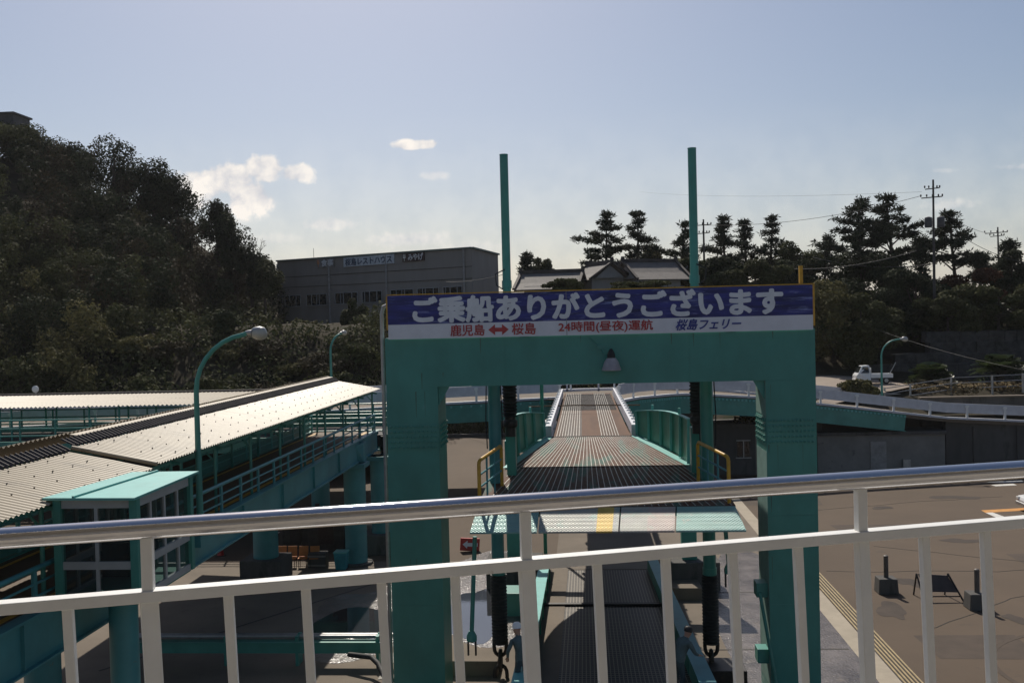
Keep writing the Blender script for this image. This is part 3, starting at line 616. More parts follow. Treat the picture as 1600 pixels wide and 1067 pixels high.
for k, (nm, m) in enumerate((('left', TEALL), ('right', TEALB))):
    x = lx(24, k); b = MB(); b.bar((x, ya, lwz(ya)-.12), (lx(yb, k), yb, lwz(yb)-.12), .30, .75); e = b.build('edge_beam', GREEN, lr)
    b = MB(); b.bar((x, ya, lwz(ya)+.27), (lx(yb, k), yb, lwz(yb)+.27), .42, .03); b.build('top_flange', TEALL if k == 0 else TEALB, e)
    b = MB()
    for i in range(9): y = 22+2.1*i; b.bar((x+(.17 if k == 0 else -.17), y, lwz(y)+.22), (x+(.17 if k == 0 else -.17), y, lwz(y)-.4), .05, .1)
    build_each(b, 'web_stiffener', GREEN, e)
b = MB(); b.box((.55, 34.5, lwz(34.5)-.30), (4.3, .2, .10)); b.build('cross_bar', IRON, lr)
b = MB(); b.add([(-1.7, 41.5, .62), (2.8, 41.5, .62), (2.8, 46, .03), (-1.7, 46, .03), (-1.7, 41.5, 0), (2.8, 41.5, 0), (2.8, 46, 0), (-1.7, 46, 0)], [(0, 1, 2, 3), (0, 4, 5, 1), (1, 5, 6, 2), (3, 7, 4, 0)]); tag(b.build('ramp_approach', CONC), 'pale concrete slope at the landward foot of the lower ramp', 'slope')
# blocks beside the lower ramp
def block(name, c, d, m, lab, cat, grp=None, rz=0):
    b = MB(); b.box((0, 0, 0), d); o = b.build(name, m, bevel=.025); o.location = c; o.rotation_euler.z = rz; return tag(o, lab, cat, grp)
p = atZ(742, 1035, .25); block('concrete_block', (p.x, p.y, .25), (1.6, 1.1, .5), CONC, 'concrete block at the foot of the left flap rod', 'block')
p = atZ(1065, 920, .25); block('concrete_block', (p.x, p.y, .25), (1.5, 1.5, .5), CONC, 'concrete block with a cut groove beside the right hanging column', 'block')
p = atZ(1130, 1052, .3); block('mooring_box', (p.x, p.y, .3), (1.3, 1.2, .6), IRON, 'dark steel box on the ground at the foot of the right column', 'box')
block('hinge_block', (-2.6, 37.5, .45), (1.5, 1.2, .9), TEAL, 'dark teal machinery block beside the left edge beam of the lower ramp', 'machine')
# ---------------------------------------------------------------- passenger footbridge
XR, XL, ZD, Y0, Y1 = -10.9, -14.35, 5.86, 8.0, 49.6
fb = empty('footbridge', (-12.6, 30, 0), 'long teal passenger footbridge with brown walkway, running inland left of the gantry', 'footbridge')
b = MB(); b.box(((XR+XL)/2, (Y0+Y1)/2, ZD-.10), (XR-XL-.1, Y1-Y0, .2)); b.build('walkway', mat('brown_walkway', (.13, .095, .065), .8, var=.15, scale=.5, dirt=((.2, .16, .12), .15, 1)), fb)
b = MB(); b.box((XR-.42, (Y0+Y1)/2, ZD+.004), (.16, Y1-Y0-1, .012)); b.box((XL+.42, (Y0+Y1)/2, ZD+.004), (.12, Y1-Y0-1, .012)); build_each(b, 'yellow_line', YEL, fb)
for x, m in ((XR, TEALB), (XL, TEAL)):
    b = MB(); b.box((x, (Y0+Y1)/2, ZD-.46), (.12, Y1-Y0, .92)); b.box((x+.0, (Y0+Y1)/2, ZD-.94), (.34, Y1-Y0, .04)); b.box((x, (Y0+Y1)/2, ZD+.03), (.30, Y1-Y0, .05)); gr = b.build('side_girder', m, fb)
    b = MB()
    for i in range(11): y = Y0+1.5+4*i; b.box((x+(.09 if x == XR else -.09), y, ZD-.46), (.1, .03, .86))
    if x == XR: build_each(b, 'web_seam', TEALB, gr)
for x, wall in ((XR-.05, 0), (XL+.05, 1)):
    b = MB()
    b.cyl((x, Y0, ZD+.88), (x, Y1, ZD+.88), .055, 10); b.cyl((x, Y0, ZD+.58), (x, Y1, ZD+.58), .028, 8); b.cyl((x, Y0, ZD+.32), (x, Y1, ZD+.32), .028, 8)
    n = 26
    for i in range(n): y = lerp(Y0+.3, Y1-.1, i/(n-1)); b.box((x, y, ZD+.45), (.06, .12, .84))
    b.build('handrail', TEALB if not wall else TEALL, fb, True)
    if wall:
        b = MB(); b.box((x-.02, 30, ZD+.30), (.03, 38, .45)); b.build('parapet_panel', TEAL, fb)
for y in (45.6,):
    b = MB(); b.add([(XR+.06, y-.9, ZD-.1), (XR+.06, y+.9, ZD-.1), (XR+.06, y+.5, ZD-1.0), (XR+.06, y-.5, ZD-1.0), (XR+.3, y-.3, ZD-.1), (XR+.3, y+.3, ZD-.1), (XR+.3, y+.3, ZD-1), (XR+.3, y-.3, ZD-1)], [(0, 3, 2, 1), (4, 5, 6, 7), (0, 4, 7, 3), (1, 2, 6, 5), (0, 1, 5, 4), (3, 7, 6, 2)]); b.build('gusset', TEALB, fb)
for (x, y, rr, pl, lab) in ((-11.05, 45.2, .52, 0, 'thick round teal column under the near side of the footbridge'), (-10.35, 47.6, .46, 1, 'round teal column on a dark plinth beside the grey pipe'), (-14.6, 42.6, .56, 1, 'round teal column on a dark square plinth under the footbridge'), (-14.5, 51.5, .5, 1, 'distant round teal column behind the chairs under the footbridge'), (-10.0, 19.9, .30, 0, 'teal column under the ticket booth'), (-14.3, 24, .45, 1, 'round teal column under the near left of the footbridge')):
    t = empty('bridge_column', (x, y, 0), lab, 'column', 'columns of the footbridge')
    b = MB(); tz_ = 5.83 if rr < .35 else ZD-1.0; b.cyl((x, y, 0), (x, y, tz_), rr, 24); b.box((x, y, tz_-.1), (rr*2.4, rr*2.4, .2)); b.build('shaft', TEALB, t, True)
    b = MB()
    if pl: b.box((x, y, .5), (1.9, 1.7, 1.0))
    else: b.cyl((x, y, 0), (x, y, .12), rr*1.5, 20)
    b.build('plinth', CONCD, t, bevel=.03)
def corr(ya_, yb_, prof, pitch, amp, axis='y'):
    """corrugated sheet: prof = [(x,z)...] across, corrugations marching along y (or along x)"""
    b = MB(); n = max(2, int(abs(yb_-ya_)/pitch*6)); k = len(prof)
    for i in range(n+1):
        y = lerp(ya_, yb_, i/n); dz = amp*math.sin(i*math.pi/3)
        for (x, z) in prof: b.v.append((x, y, z+dz) if axis == 'y' else (y, x, z+dz))
    for i in range(n):
        for j in range(k-1): b.f.append([i*k+j, i*k+j+1, (i+1)*k+j+1, (i+1)*k+j]); b.mi.append(0)
    return b
rf = empty('walkway_roof', (-12.6, 35, 7.9), 'long corrugated fibre-cement roof over the footbridge, cream with a dark ridge', 'roof')
EZ, RZ = 8.06, 8.50
corr(23.4, 50.1, [(-10.72, EZ), (-11.8, lerp(EZ, RZ, .5)), (-12.95, RZ)], .17, .020).build('sheet_roof', ROOFF, rf, True)
corr(8, 23.3, [(-10.78, EZ-.10), (-11.8, lerp(EZ, RZ, .5)-.10), (-12.95, RZ-.10)], .17, .020).build('sheet_roof', ROOFF, rf, True)
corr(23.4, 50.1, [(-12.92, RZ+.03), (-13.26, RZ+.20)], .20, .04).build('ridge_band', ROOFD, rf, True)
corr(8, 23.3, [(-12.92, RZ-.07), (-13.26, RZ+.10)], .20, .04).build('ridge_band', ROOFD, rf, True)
b = MB(); b.add([(-13.24, 24.2, RZ+.22), (-13.24, 50.1, RZ+.22), (-13.5, 50.1, RZ+.25), (-13.5, 24.2, RZ+.25), (-13.24, 24.2, RZ+.18), (-13.24, 50.1, RZ+.18), (-13.5, 50.1, RZ+.22), (-13.5, 24.2, RZ+.22)], [(0, 1, 2, 3), (4, 7, 6, 5), (0, 4, 5, 1), (2, 6, 7, 3), (0, 3, 7, 4), (1, 5, 6, 2)]); b.build('ridge_cap', ROOFF, rf)
corr(8, 50.1, [(-13.48, RZ+.28), (-19.6, EZ-.8)], .20, .03).build('sheet_roof', ROOFF, rf, True)  # left slope carried wide, out of view, to shade the apron
b = MB(); rg0 = random.Random(2)
for y in np.arange(9, 50, .8):
    for f in (.12, .38, .62, .88):
        if rg0.random() < .12: continue
        y = y+rg0.uniform(-.05, .05); b.box((lerp(-10.72, -12.95, f)+rg0.uniform(-.03, .03), y, lerp(EZ, RZ, f)+(.04 if y > 23.4 else -.06)), (.026, .026, .03))
b.build('hook_bolts', IRON, rf)
b = MB(); b.cyl((-10.75, 23.38, EZ+.0), (-12.95, 23.38, RZ), .06, 8); b.build('step_flashing', ROOFF, rf, True)
for i in range(14):
    y = 9.5+3.1*i
    for x in (-11.12, -14.1):
        b = MB(); b.cyl((x, y, ZD), (x, y, EZ-.1), .05, 8); b.bar((x, y, EZ-.65), (x+(-.4 if x > -12 else .4), y, EZ-.2), .04, .05); b.build('roof_post', TEAL, rf, True)
b = MB()
for x in (-11.12, -14.1): b.bar((x, 8.5, EZ-.2), (x, 50, EZ-.2), .07, .09)
for i in range(14): y = 9.5+3.1*i; b.bar((-10.85, y, EZ-.24), (-12.9, y, RZ-.26), .06, .08); b.bar((-12.9, y, RZ-.26), (-19.3, y, EZ-1.0), .06, .08)
b.build('roof_frame', TEAL, rf)
cbn = MB()
for k in range(5): cbn.tube([(-10.55+.07*k, 48.6-.1*k, ZD-.1), (-10.45+.05*k, 48.7, ZD-.9-.1*k), (-10.5+.06*k, 48.6, ZD-2.0)], .045, 6)
cbn.box((-10.35, 48.6, ZD-.35), (.5, .4, .6)); tag(cbn.build('cable_bundle', RUBBER), 'black cables and junction box hanging at the far end of the footbridge', 'cables')
# ticket booth
bo = empty('booth', (-9.9, 20, 5.9), 'small glazed booth with a bright teal flat roof on the near side of the footbridge', 'booth')
x0, x1, y0, y1, zb, zt = -10.72, -9.12, 18.75, 21.4, 5.92, 8.02
RC = [Vector((-10.98, 18.6, 8.03)), Vector((-9.0, 18.5, 8.03)), Vector((-9.0, 21.75, 8.06)), Vector((-10.6, 21.75, 8.06))]
b = MB(); b.prism([p for p in RC], (0, 0, .05)); mid0 = RC[0].lerp(RC[1], .34); mid1 = RC[3].lerp(RC[2], .38); b.bar(mid0+Vector((0, 0, .05)), mid1+Vector((0, 0, .05)), .05, .08); b.build('roof', TEALL, bo)
fr = MB(); gl = MB()
for (a, c) in (((x0, y0), (x1, y0)), ((x1, y0), (x1, y1)), ((x1, y1), (x0, y1)), ((x0, y1), (x0, y0))):
    A = Vector((*a, 0)); C_ = Vector((*c, 0)); d = C_-A; ln = d.length; nn = 2 if abs(d.x) > .1 else 4
    for k in range(nn+1): p = A+d*(k/nn); fr.box((p.x, p.y, (zb+zt)/2), (.11 if k in (0, nn) else .07, .11 if k in (0, nn) else .07, zt-zb))
    for z, h in ((zb+.06, .14), (zb+.75, .16), (zt-.08, .2), (zb+1.35, .0)):
        if h: m_ = A+d*.5; fr.bar((A.x, A.y, z), (C_.x, C_.y, z), .075, h)
    p = A+d*.02; q = A+d*.98
    gl.quad((p.x, p.y, zb+.1), (q.x, q.y, zb+.1), (q.x, q.y, zt-.1), (p.x, p.y, zt-.1))
fr.build('window_frame', mat('grey_frame', (.36, .38, .38), .5, var=.1), bo)
gm = bpy.data.materials.new('clear_glass'); gm.use_nodes = True; gn = gm.node_tree.nodes; pb = gn['Principled BSDF']; pb.inputs['Base Color'].default_value = (.05, .06, .06, 1); pb.inputs['Roughness'].default_value = .04
ts = gn.new('ShaderNodeBsdfTransparent'); ts.inputs[0].default_value = (.75, .8, .8, 1); mm = gn.new('ShaderNodeMixShader'); mm.inputs[0].default_value = .45
gm.node_tree.links.new(ts.outputs[0], mm.inputs[1]); gm.node_tree.links.new(pb.outputs[0], mm.inputs[2]); gm.node_tree.links.new(mm.outputs[0], gn['Material Output'].inputs[0])
gl.build('glazing', gm, bo)
b = MB(); b.box(((x0+x1)/2, (y0+y1)/2, zb), (x1-x0, y1-y0, .12)); b.build('floor', TEAL, bo)
b = MB()
for px_, py_ in ((x0, y0), (x1, y0), (x1, y1), (x0, y1)): b.box((px_, py_, (zb+zt)/2), (.16, .16, zt-zb+.02))
build_each(b, 'corner_post', TEAL, bo)
b = MB(); b.box((-10.3, 20.6, zb+.5), (.6, .8, .75)); b.box((-9.7, 20.4, zb+.5), (.4, .4, .08)); b.box((-9.7, 20.6, zb+.75), (.4, .06, .5)); b.build('desk', IRON, bo)
# street lamps
def lamp_post(base, top, reach, dirx, label, name='street_lamp', r=.075, head=.36):
    t = empty(name, base, label, 'street lamp', 'teal lamp posts'); base = Vector(base); H_ = top.z-base.z; d = Vector(dirx).normalized()
    R0 = min(reach*.85, H_*.28); pts = [base, base+(top-base)*.5]; c0 = Vector((top.x, top.y, top.z-R0))
    pts.append(c0)
    for i in range(1, 8): a = i/7*math.pi*.46; pts.append(c0 + d*(R0*(1-math.cos(a))) + Vector((0, 0, R0*math.sin(a))))
    e = pts[-1]; e2 = e + d*(reach-R0-head) + Vector((0, 0, .05)); pts.append(e2)
    b = MB(); b.tube(pts, [r*1.35, r*1.05, r*.95]+[r*.85]*(len(pts)-3), 10); b.build('pole', TEAL, t, True)
    b = MB(); b.cyl(base, base+Vector((0, 0, .22)), r*1.9, 12); b.build('base_plate', TEAL, t, True)
    ax = (d+Vector((0, 0, -.06))).normalized(); hd = empty_none = None
    b = MB(); b.lathe(e2-ax*.05, [(.05, 0), (.075, .08), (.09, .2), (.12, head*.5)], 14, ax); b.build('lamp_neck', GALV, t, True)
    b = MB(); q = e2+ax*head*.9-Vector((0, 0, .02))
    b.lathe(q, [(.03, -head*.62), (.12, -head*.45), (.165, -head*.1), (.175, head*.2), (.13, head*.5), (.05, head*.62)], 16, ax)
    b.build('lamp_head', LAMPG, t, True)
    b = MB(); qq = q+Vector((0, 0, .085)); b.lathe(qq, [(.02, -head*.6), (.09, -head*.42), (.125, 0), (.10, head*.4), (.03, head*.58)], 14, ax); b.build('lamp_cover', GALV, t, True)
    return t
LAMPG = mat('milky_lamp_glass', (.42, .40, .34), .25, var=.1, scale=4)
tp = atX(298, 575, -10.72); tp.z = 11.22
lamp_post((-10.72, 25.9, 5.7), Vector((-10.72, 25.9, 11.25)), 2.0, (1, .12, 0), 'large teal curved street lamp fixed to the near girder of the footbridge', r=.075, head=.36)
b = MB(); b.box((-10.8, 25.9, 5.55), (.35, .5, .3)); tag(b.build('lamp_bracket', TEALB), 'small teal bracket on the footbridge girder under the lamp post', 'bracket')
l2 = atY(518, 605, 67); lamp_post((l2.x, 67, 4.2), Vector((l2.x, 67, atY(519, 521, 67).z)), 1.5, (.55, .8, 0), 'teal curved street lamp rising behind the end of the corrugated roof', r=.085)
l3 = atY(1378, 612, 73); lamp_post((l3.x, 73, 5.0), Vector((l3.x, 73, atY(1379, 531, 73).z)), 1.9, (1, 0, 0), 'teal curved street lamp by the road on the right, near the white pickup', r=.07)
# covered walkway to the left
cw = empty('covered_walkway', (-27, 54, 5.3), 'far covered walkway with white corrugated roof and teal railings crossing left behind the footbridge', 'walkway')
corr(-47, -14.9, [(53.2, 7.16), (56, 7.32), (59.2, 7.44)], .26, .035, 'x').build('sheet_roof', ROOFF, cw, True)
b = MB(); b.bar((-47, 59.25, 7.5), (-14.9, 59.25, 7.5), .3, .12); b.build('ridge_flashing', ROOFD, cw)
b = MB(); b.box((-28.7, 54.5, 5.1), (36.5, 7, .25)); b.build('floor', CONCD, cw)
b = MB(); b.box((-26.5, 50.95, 5.05), (31.6, .14, .8)); b.box((-28.7, 58.1, 5.05), (36.5, .14, .8)); build_each(b, 'girder', TEAL, cw)
b = MB()
for yy_ in (51.0, 57.9):
    for z in (5.75, 6.15, 6.62): b.cyl((-46, yy_, z), (-10.8, yy_, z), .045, 8)
    for i in range(18): b.box((-45.5+2.04*i, yy_, 6.0), (.08, .08, 1.25))
b.build('railing', TEAL, cw)
for i, x in enumerate((-43, -38.5, -34, -33.3, -28.6, -26.8, -22.4, -18.2)):
    b = MB(); b.cyl((x, 53.6, 5.1), (x, 53.6, 7.2), .06, 8); b.cyl((x, 58.4, 5.1), (x, 58.4, 7.4), .06, 8); build_each(b, 'roof_post', TEAL, cw)
b = MB()
for x in (-40, -30, -20): b.cyl((x, 54.5, 0), (x, 54.5, 4.7), .4, 14)
build_each(b, 'pier', TEALB, cw, True)
# ---------------------------------------------------------------- elevated road
NL = [(-52, 42, 6.2), (-40, 46.6, 6.2), (-31.8, 50.4+10, 6.2), (-22, 62, 6.2), (-9.2, 63.4, 6.2), (-1.6, 64.6, 6.2)]
NL = [(-60, 58.5, 4.85), (-40, 60.5, 5.15), (-22, 62, 5.55), (-9.2, 63.2, 6.05), (-1.6, 64.4, 6.2)]
NR = [(2.15, 59.5, 6.3), (3.4, 62.5, 6.25), (6.6, 66.4, 6.16), (12, 67.6, 5.73), (16.8, 68.6, 5.05), (25.5, 69.7, 3.85), (31.7, 70.0, 3.45), (48, 70.6, 2.9)]
FL = [(-60, 66, 4.85), (-30, 68.2, 5.35), (-8, 70.5, 6.1), (2, 72, 6.25), (9, 73.4, 5.95), (16.8, 74.4, 5.05), (25.5, 75.6, 3.9), (48, 76.6, 2.9)]
vd = empty('elevated_road', (0, 66, 0), 'elevated road on teal girders crossing behind the ramp, sloping down to the right', 'viaduct')
def resample(P, n):
    P = [Vector(p) for p in P]; ls = [0]
    for a, c in zip(P, P[1:]): ls.append(ls[-1]+(c-a).length)
    out = []
    for i in range(n):
        s_ = ls[-1]*i/(n-1); j = max(k for k in range(len(P)-1) if ls[k] <= s_+1e-6); out.append(P[j].lerp(P[j+1], min(1, (s_-ls[j])/(ls[j+1]-ls[j]))))
    return out
near = resample(NL, 24)+resample(NR, 26); far = resample(FL, 50)
b = MB()
for i in range(49):
    q = [near[i], near[i+1], far[i+1], far[i]]; b.add(q+[p-Vector((0, 0, .25)) for p in q], [(0, 1, 2, 3), (4, 7, 6, 5), (0, 4, 5, 1), (2, 6, 7, 3)])
b.build('road_deck', CONC, vd)
def run(P, n, fn):
    Q = resample(P, n)
    for a, c in zip(Q, Q[1:]): fn(a, c)
def girder(P, h, name='side_girder', dz=-.08):
    b = MB(); Q = resample(P, 16)
    for a, c in zip(Q, Q[1:]): b.bar(a+Vector((0, 0, dz-h/2)), c+Vector((0, 0, dz-h/2)), .18, h); b.bar(a+Vector((0, 0, dz-h)), c+Vector((0, 0, dz-h)), .4, .05)
    o = b.build(name, TEAL, vd); b = MB()
    for p in resample(P, 90): b.box(p+Vector((0, -.13, dz-.12)), (.12, .08, .12))
    b.build('bolt_row', TEALL, o)
girder([Vector(p)+Vector((0, -.1, 0)) for p in NL], 1.15); girder([Vector(p)+Vector((0, -.1, 0)) for p in NR[:5]]+[Vector((22.5, 69.35, 4.3))], 1.15)
girder([Vector(p) for p in FL[:6]], .9)
for (x, y) in ((-30, 65), (-12, 66), (4.5, 69.5), (14, 71)):
    b = MB(); b.cyl((x, y, 0), (x, y, 5.0), .5, 16); b.build('pier', CONCD, vd, True)
def guardrail(P, label, n, side=-1):
    t = empty('guard_rail', Vector(P[0]), label, 'guard rail', 'white guard rails of the elevated road')
    b = MB()
    for a, c in zip(*(lambda Q: (Q, Q[1:]))(resample(P, 30))): b.bar(a+Vector((0, 0, .78)), c+Vector((0, 0, .78)), .07, .68)
    b.build('panel', GREYW, t)
    b = MB()
    for a, c in zip(*(lambda Q: (Q, Q[1:]))(resample(P, 30))): b.bar(a+Vector((0, 0, .06)), c+Vector((0, 0, .06)), .3, .14)
    b.build('base_rail', GREYW, t)
    for p in resample(P, n):
        b = MB(); b.box(p+Vector((0, side*.08, .5)), (.14, .12, 1.04)); b.box(p+Vector((0, side*.1, .92)), (.26, .1, .14)); b.build('post', WHITE, t)
guardrail(NL, 'white guard rail on the near edge of the elevated road, left of the ramp', 22); guardrail(NR, 'white guard rail on the near edge of the elevated road, right of the ramp', 20); guardrail(FL, 'white guard rail along the far edge of the elevated road', 34, 1)
# retaining walls and low building under the road at right
b = MB(); pts = [(25.6, 70.15), (31.7, 70.25), (48, 70.9), (80, 72)]
for (a, c) in zip(pts, pts[1:]): b.add([(a[0], a[1], -.1), (c[0], c[1], -.1), (c[0], c[1], 3.25 if a[0] > 30 else 3.3), (a[0], a[1], 3.7 if a[0] < 30 else 3.3), (a[0], a[1]+.5, -.1), (c[0], c[1]+.5, -.1), (c[0], c[1]+.5, 3.3), (a[0], a[1]+.5, 3.6)], [(0, 1, 2, 3), (4, 7, 6, 5), (3, 2, 6, 7), (0, 3, 7, 4), (1, 5, 6, 2)])
for x in (27.5, 30.5, 34, 38): b.box((x, 70.12, 1.6), (.08, .14, 3.2))
tag(b.build('retaining_wall', CONCD), 'stained grey concrete retaining wall below the guard rail at right', 'wall')
hb = empty('low_building', (17, 71, 0), 'low grey concrete building tucked under the elevated road at right', 'building')
b = MB(); b.box((12.6, 71.6, 1.75), (7.8, 3, 3.5)); b.box((20.9, 70.9, 1.4), (8.8, 2.8, 2.8)); b.build('wall', mat('grey_render', (.20, .19, .175), .9, var=.2, scale=.7, dirt=((.1, .095, .09), .25, .9)), hb)
b = MB(); b.box((12.6, 71.5, 3.6), (8.2, 3.6, .2)); b.box((20.9, 70.9, 2.92), (9.1, 3.2, .22)); b.build('roof', CONCD, hb)
for xx, zz, w_, h_ in ((14.1, 1.85, 1.9, 1.25), (11.4, 1.85, .9, 1.25)):
    b = MB(); b.box((xx, 70.09, zz), (w_, .06, h_)); w2 = b.build('window', GLASS, hb)
    b = MB(); b.box((xx, 70.05, zz-h_/2), (w_+.2, .1, .07)); b.box((xx, 70.05, zz+h_/2), (w_+.1, .08, .06)); b.box((xx, 70.04, zz), (.06, .06, h_)); b.build('frame', GALV, w2)
b = MB(); b.box((20.7, 69.47, 1.2), (1.1, .08, 2.3)); b.build('door', mat('grey_door', (.25, .24, .23), .6), hb)
b = MB(); b.box((22.6, 69.4, .75), (.5, .25, .6)); b.box((22.6, 69.4, .25), (.1, .1, .5)); b.build('meter_box', GALV, hb)
# low wall, planter and hedge behind the ramp
def boxwall(n, p, q, h, th, m, lab, cat): b = MB(); b.bar((p[0], p[1], p[2]+h/2), (q[0], q[1], q[2]+h/2), th, h); return tag(b.build(n, m), lab, cat)
boxwall('terrace_wall', (7.5, 70.2, -.2), (17, 70.4, -.2), 3.95, .4, CONCD, 'dark concrete wall behind the right gantry column, topped by small plants', 'wall')
rg = np.random.default_rng(5)
hb_ = [(x, 97+.3*rg.normal(), .9, .8, .6, .85) for x in np.arange(-17, 2, .8)]
V = leaf_quads(hb_, 260, .26, rg); tag(np_mesh('hedge', V, len(V)//4, LEAFL), 'long clipped yellow-green hedge seen under the elevated road left of the ramp', 'hedge')
boxwall('low_wall', (-20, 95.2, 0), (3, 95.4, 0), .35, .5, CONCD, 'low pale kerb wall in front of the clipped hedge', 'wall')
pl = [(x, 70.9+.2*rg.normal(), T(x, 71)+.35, .45, .4, .5+.3*rg.random()) for x in np.arange(9, 17, .55)]
V = leaf_quads(pl, 120, .2, rg); tag(np_mesh('roadside_plants', V, len(V)//4, LEAFL), 'low green plants along the top of the concrete wall under the road', 'plants', kind='stuff')
# ---------------------------------------------------------------- rest house
rh = empty('rest_house', (-27, 122, 13.5), 'long grey two-storey restaurant building with big sign panels on the wooded ledge', 'building')
A = atY(433, 408, 130); B_ = atY(737, 388, 112); Cb = atY(778, 396, 122); zb_ = 13.4
A = Vector((A.x, 130, 0)); Bc = Vector((B_.x, 112, 0)); Cc = Vector((Cb.x, 122, 0)); Dc = A+(Cc-Bc)*1.6
ztop = (20.6, 20.16)
e = (Bc-A); Lh = e.length; e.normalize(); nrm = Vector((e.y, -e.x, 0))
if nrm.y > 0: nrm = -nrm
b = MB(); fp = [A, Bc, Cc, Dc]; zt_ = [20.55, 20.16, 20.0, 20.5]
b.add([Vector((p.x, p.y, zb_-3)) for p in fp]+[Vector((p.x, p.y, z)) for p, z in zip(fp, zt_)], [(0, 1, 5, 4), (1, 2, 6, 5), (2, 3, 7, 6), (3, 0, 4, 7), (4, 5, 6, 7)]); b.build('wall', WALLG, rh)
b = MB()
for (p, q, z0, z1) in ((A, Bc, 20.55, 20.16), (Bc, Cc, 20.16, 20.0)): b.bar(Vector((p.x, p.y, z0+.06)), Vector((q.x, q.y, z1+.06)), .5, .2)
b.build('roof', mat('teal_parapet', (.10, .14, .13), .7), rh)
def wpt(t, z, o=.05): p = A.lerp(Bc, t)+nrm*o; return Vector((p.x, p.y, z))
b = MB()
for z in (18.3, 16.9): b.bar(wpt(0, z, .03), wpt(1, z-.25, .03), .08, .06)
build_each(b, 'siding_joint', IRON, rh)
b = MB()
for t in (.003, .30, .60, .965): b.bar(wpt(t, zb_-2, .06), wpt(t, 20.2, .06), .3, .22, (1, 0, 0))
build_each(b, 'pilaster', mat('pale_pilaster', (.26, .25, .25), .8), rh)
for i, (t0, t1) in enumerate(((.03, .135), (.17, .285), (.33, .45), (.475, .575), (.62, .73), (.75, .85), (.87, .955))):
    z0, z1 = 14.25+.2*t0, 15.75+.05*t0; b = MB(); b.add([wpt(t0, z0, .05), wpt(t1, z0, .05), wpt(t1, z1, .05), wpt(t0, z1, .05), wpt(t0, z0, -.05), wpt(t1, z0, -.05), wpt(t1, z1, -.05), wpt(t0, z1, -.05)], [(0, 1, 2, 3), (0, 4, 5, 1), (1, 5, 6, 2), (2, 6, 7, 3), (3, 7, 4, 0)]); w = b.build('window', GLASS, rh)
    b = MB()
    for k in ((0, 1, 3, 6, 8), (0, 2, 4, 5, 8), (0, 2, 3, 6, 8))[i % 3]: t = lerp(t0, t1, k/8); b.bar(wpt(t, z0, .09), wpt(t, z1, .09), .06 if 0 < k < 8 else .14, .07, (1, 0, 0))
    b.bar(wpt(t0, z0, .09), wpt(t1, z0, .09), .12, .1); b.bar(wpt(t0, z1, .09), wpt(t1, z1, .09), .08, .08); b.build('frame', mat('pale_frame', (.30, .30, .31), .6), w)
def hsign(u0, u1, v0, v1, s, mp, ml, inset=.06, mark=None):
    t0 = .5; 
    def tt(u):
        d = ray(u, 440); return ((A.x*d.y-A.y*d.x)/((A.x-Bc.x)*d.y-(A.y-Bc.y)*d.x))
    a, c = tt(u0), tt(u1); ym = A.lerp(Bc, (a+c)/2).y; z1 = atY((u0+u1)/2, v0, ym).z; z0 = atY((u0+u1)/2, v1, ym).z; wd = (c-a)*Lh
    b = MB()
    P = [wpt(a, z0, .06), wpt(c, z0, .06), wpt(c, z1, .06), wpt(a, z1, .06)]; b.prism(P, nrm*.12); p = b.build('sign_panel', mp, rh)
    off = .24 if mark else 0
    text_on('lettering', s, ml, p, wpt(a, z0+(z1-z0)*.12, .19)+e*(wd*(.04+off)), e, (0, 0, 1), wd*(.92-off), (z1-z0)*.76, .03, fat=.02)
    if mark:
        b = MB(); c0 = wpt(a, z0, .2)+e*(wd*.1)
        for k in (-1, 0, 1): b.bar(c0+e*(k*.16)+Vector((0, 0, (z1-z0)*.55)), c0+e*(k*.16)+Vector((0, 0, (z1-z0)*.9)), .07, .05, (1, 0, 0))
        b.bar(c0+e*-.2+Vector((0, 0, (z1-z0)*.5)), c0+e*.2+Vector((0, 0, (z1-z0)*.5)), .05, .12); b.bar(c0+Vector((0, 0, (z1-z0)*.1)), c0+Vector((0, 0, (z1-z0)*.5)), .09, .05, (1, 0, 0)); b.build('fork_mark', mark, p)
hsign(497, 524, 404, 418, '食事', mat('sign_grey', (.20, .19, .19), .7), mat('sign_letter_pale', (.62, .62, .64), .6), mark=ORANGE)
hsign(539, 618, 400, 414.5, '桜島レストハウス', mat('sign_pale', (.50, .53, .57), .6), mat('sign_letter_blue', (.05, .075, .13), .6))
hsign(631, 665, 395, 408.5, 'みやげ', mat('sign_brown', (.06, .035, .03), .7), mat('sign_letter_pale', (.62, .62, .64), .6), mark=WHITE)
b = MB(); q = atY(484, 405, 129); b.cyl((q.x, 131, 20.4), (q.x, 131, 22.3), .03, 6); b.build('aerial', IRON, rh)
b = MB(); q = atY(5, 186, 128); p = (q.x-1.5, 129.5, q.z-1.2); b.box(p, (6.5, 4, 3.4)); b.box((p[0], p[1], p[2]+1.85), (7.0, 4.6, .25)); hh = tag(b.build('hilltop_hut', mat('dark_concrete', (.10, .095, .095), .9)), 'dark flat-roofed hut on the hilltop at the top left', 'building')
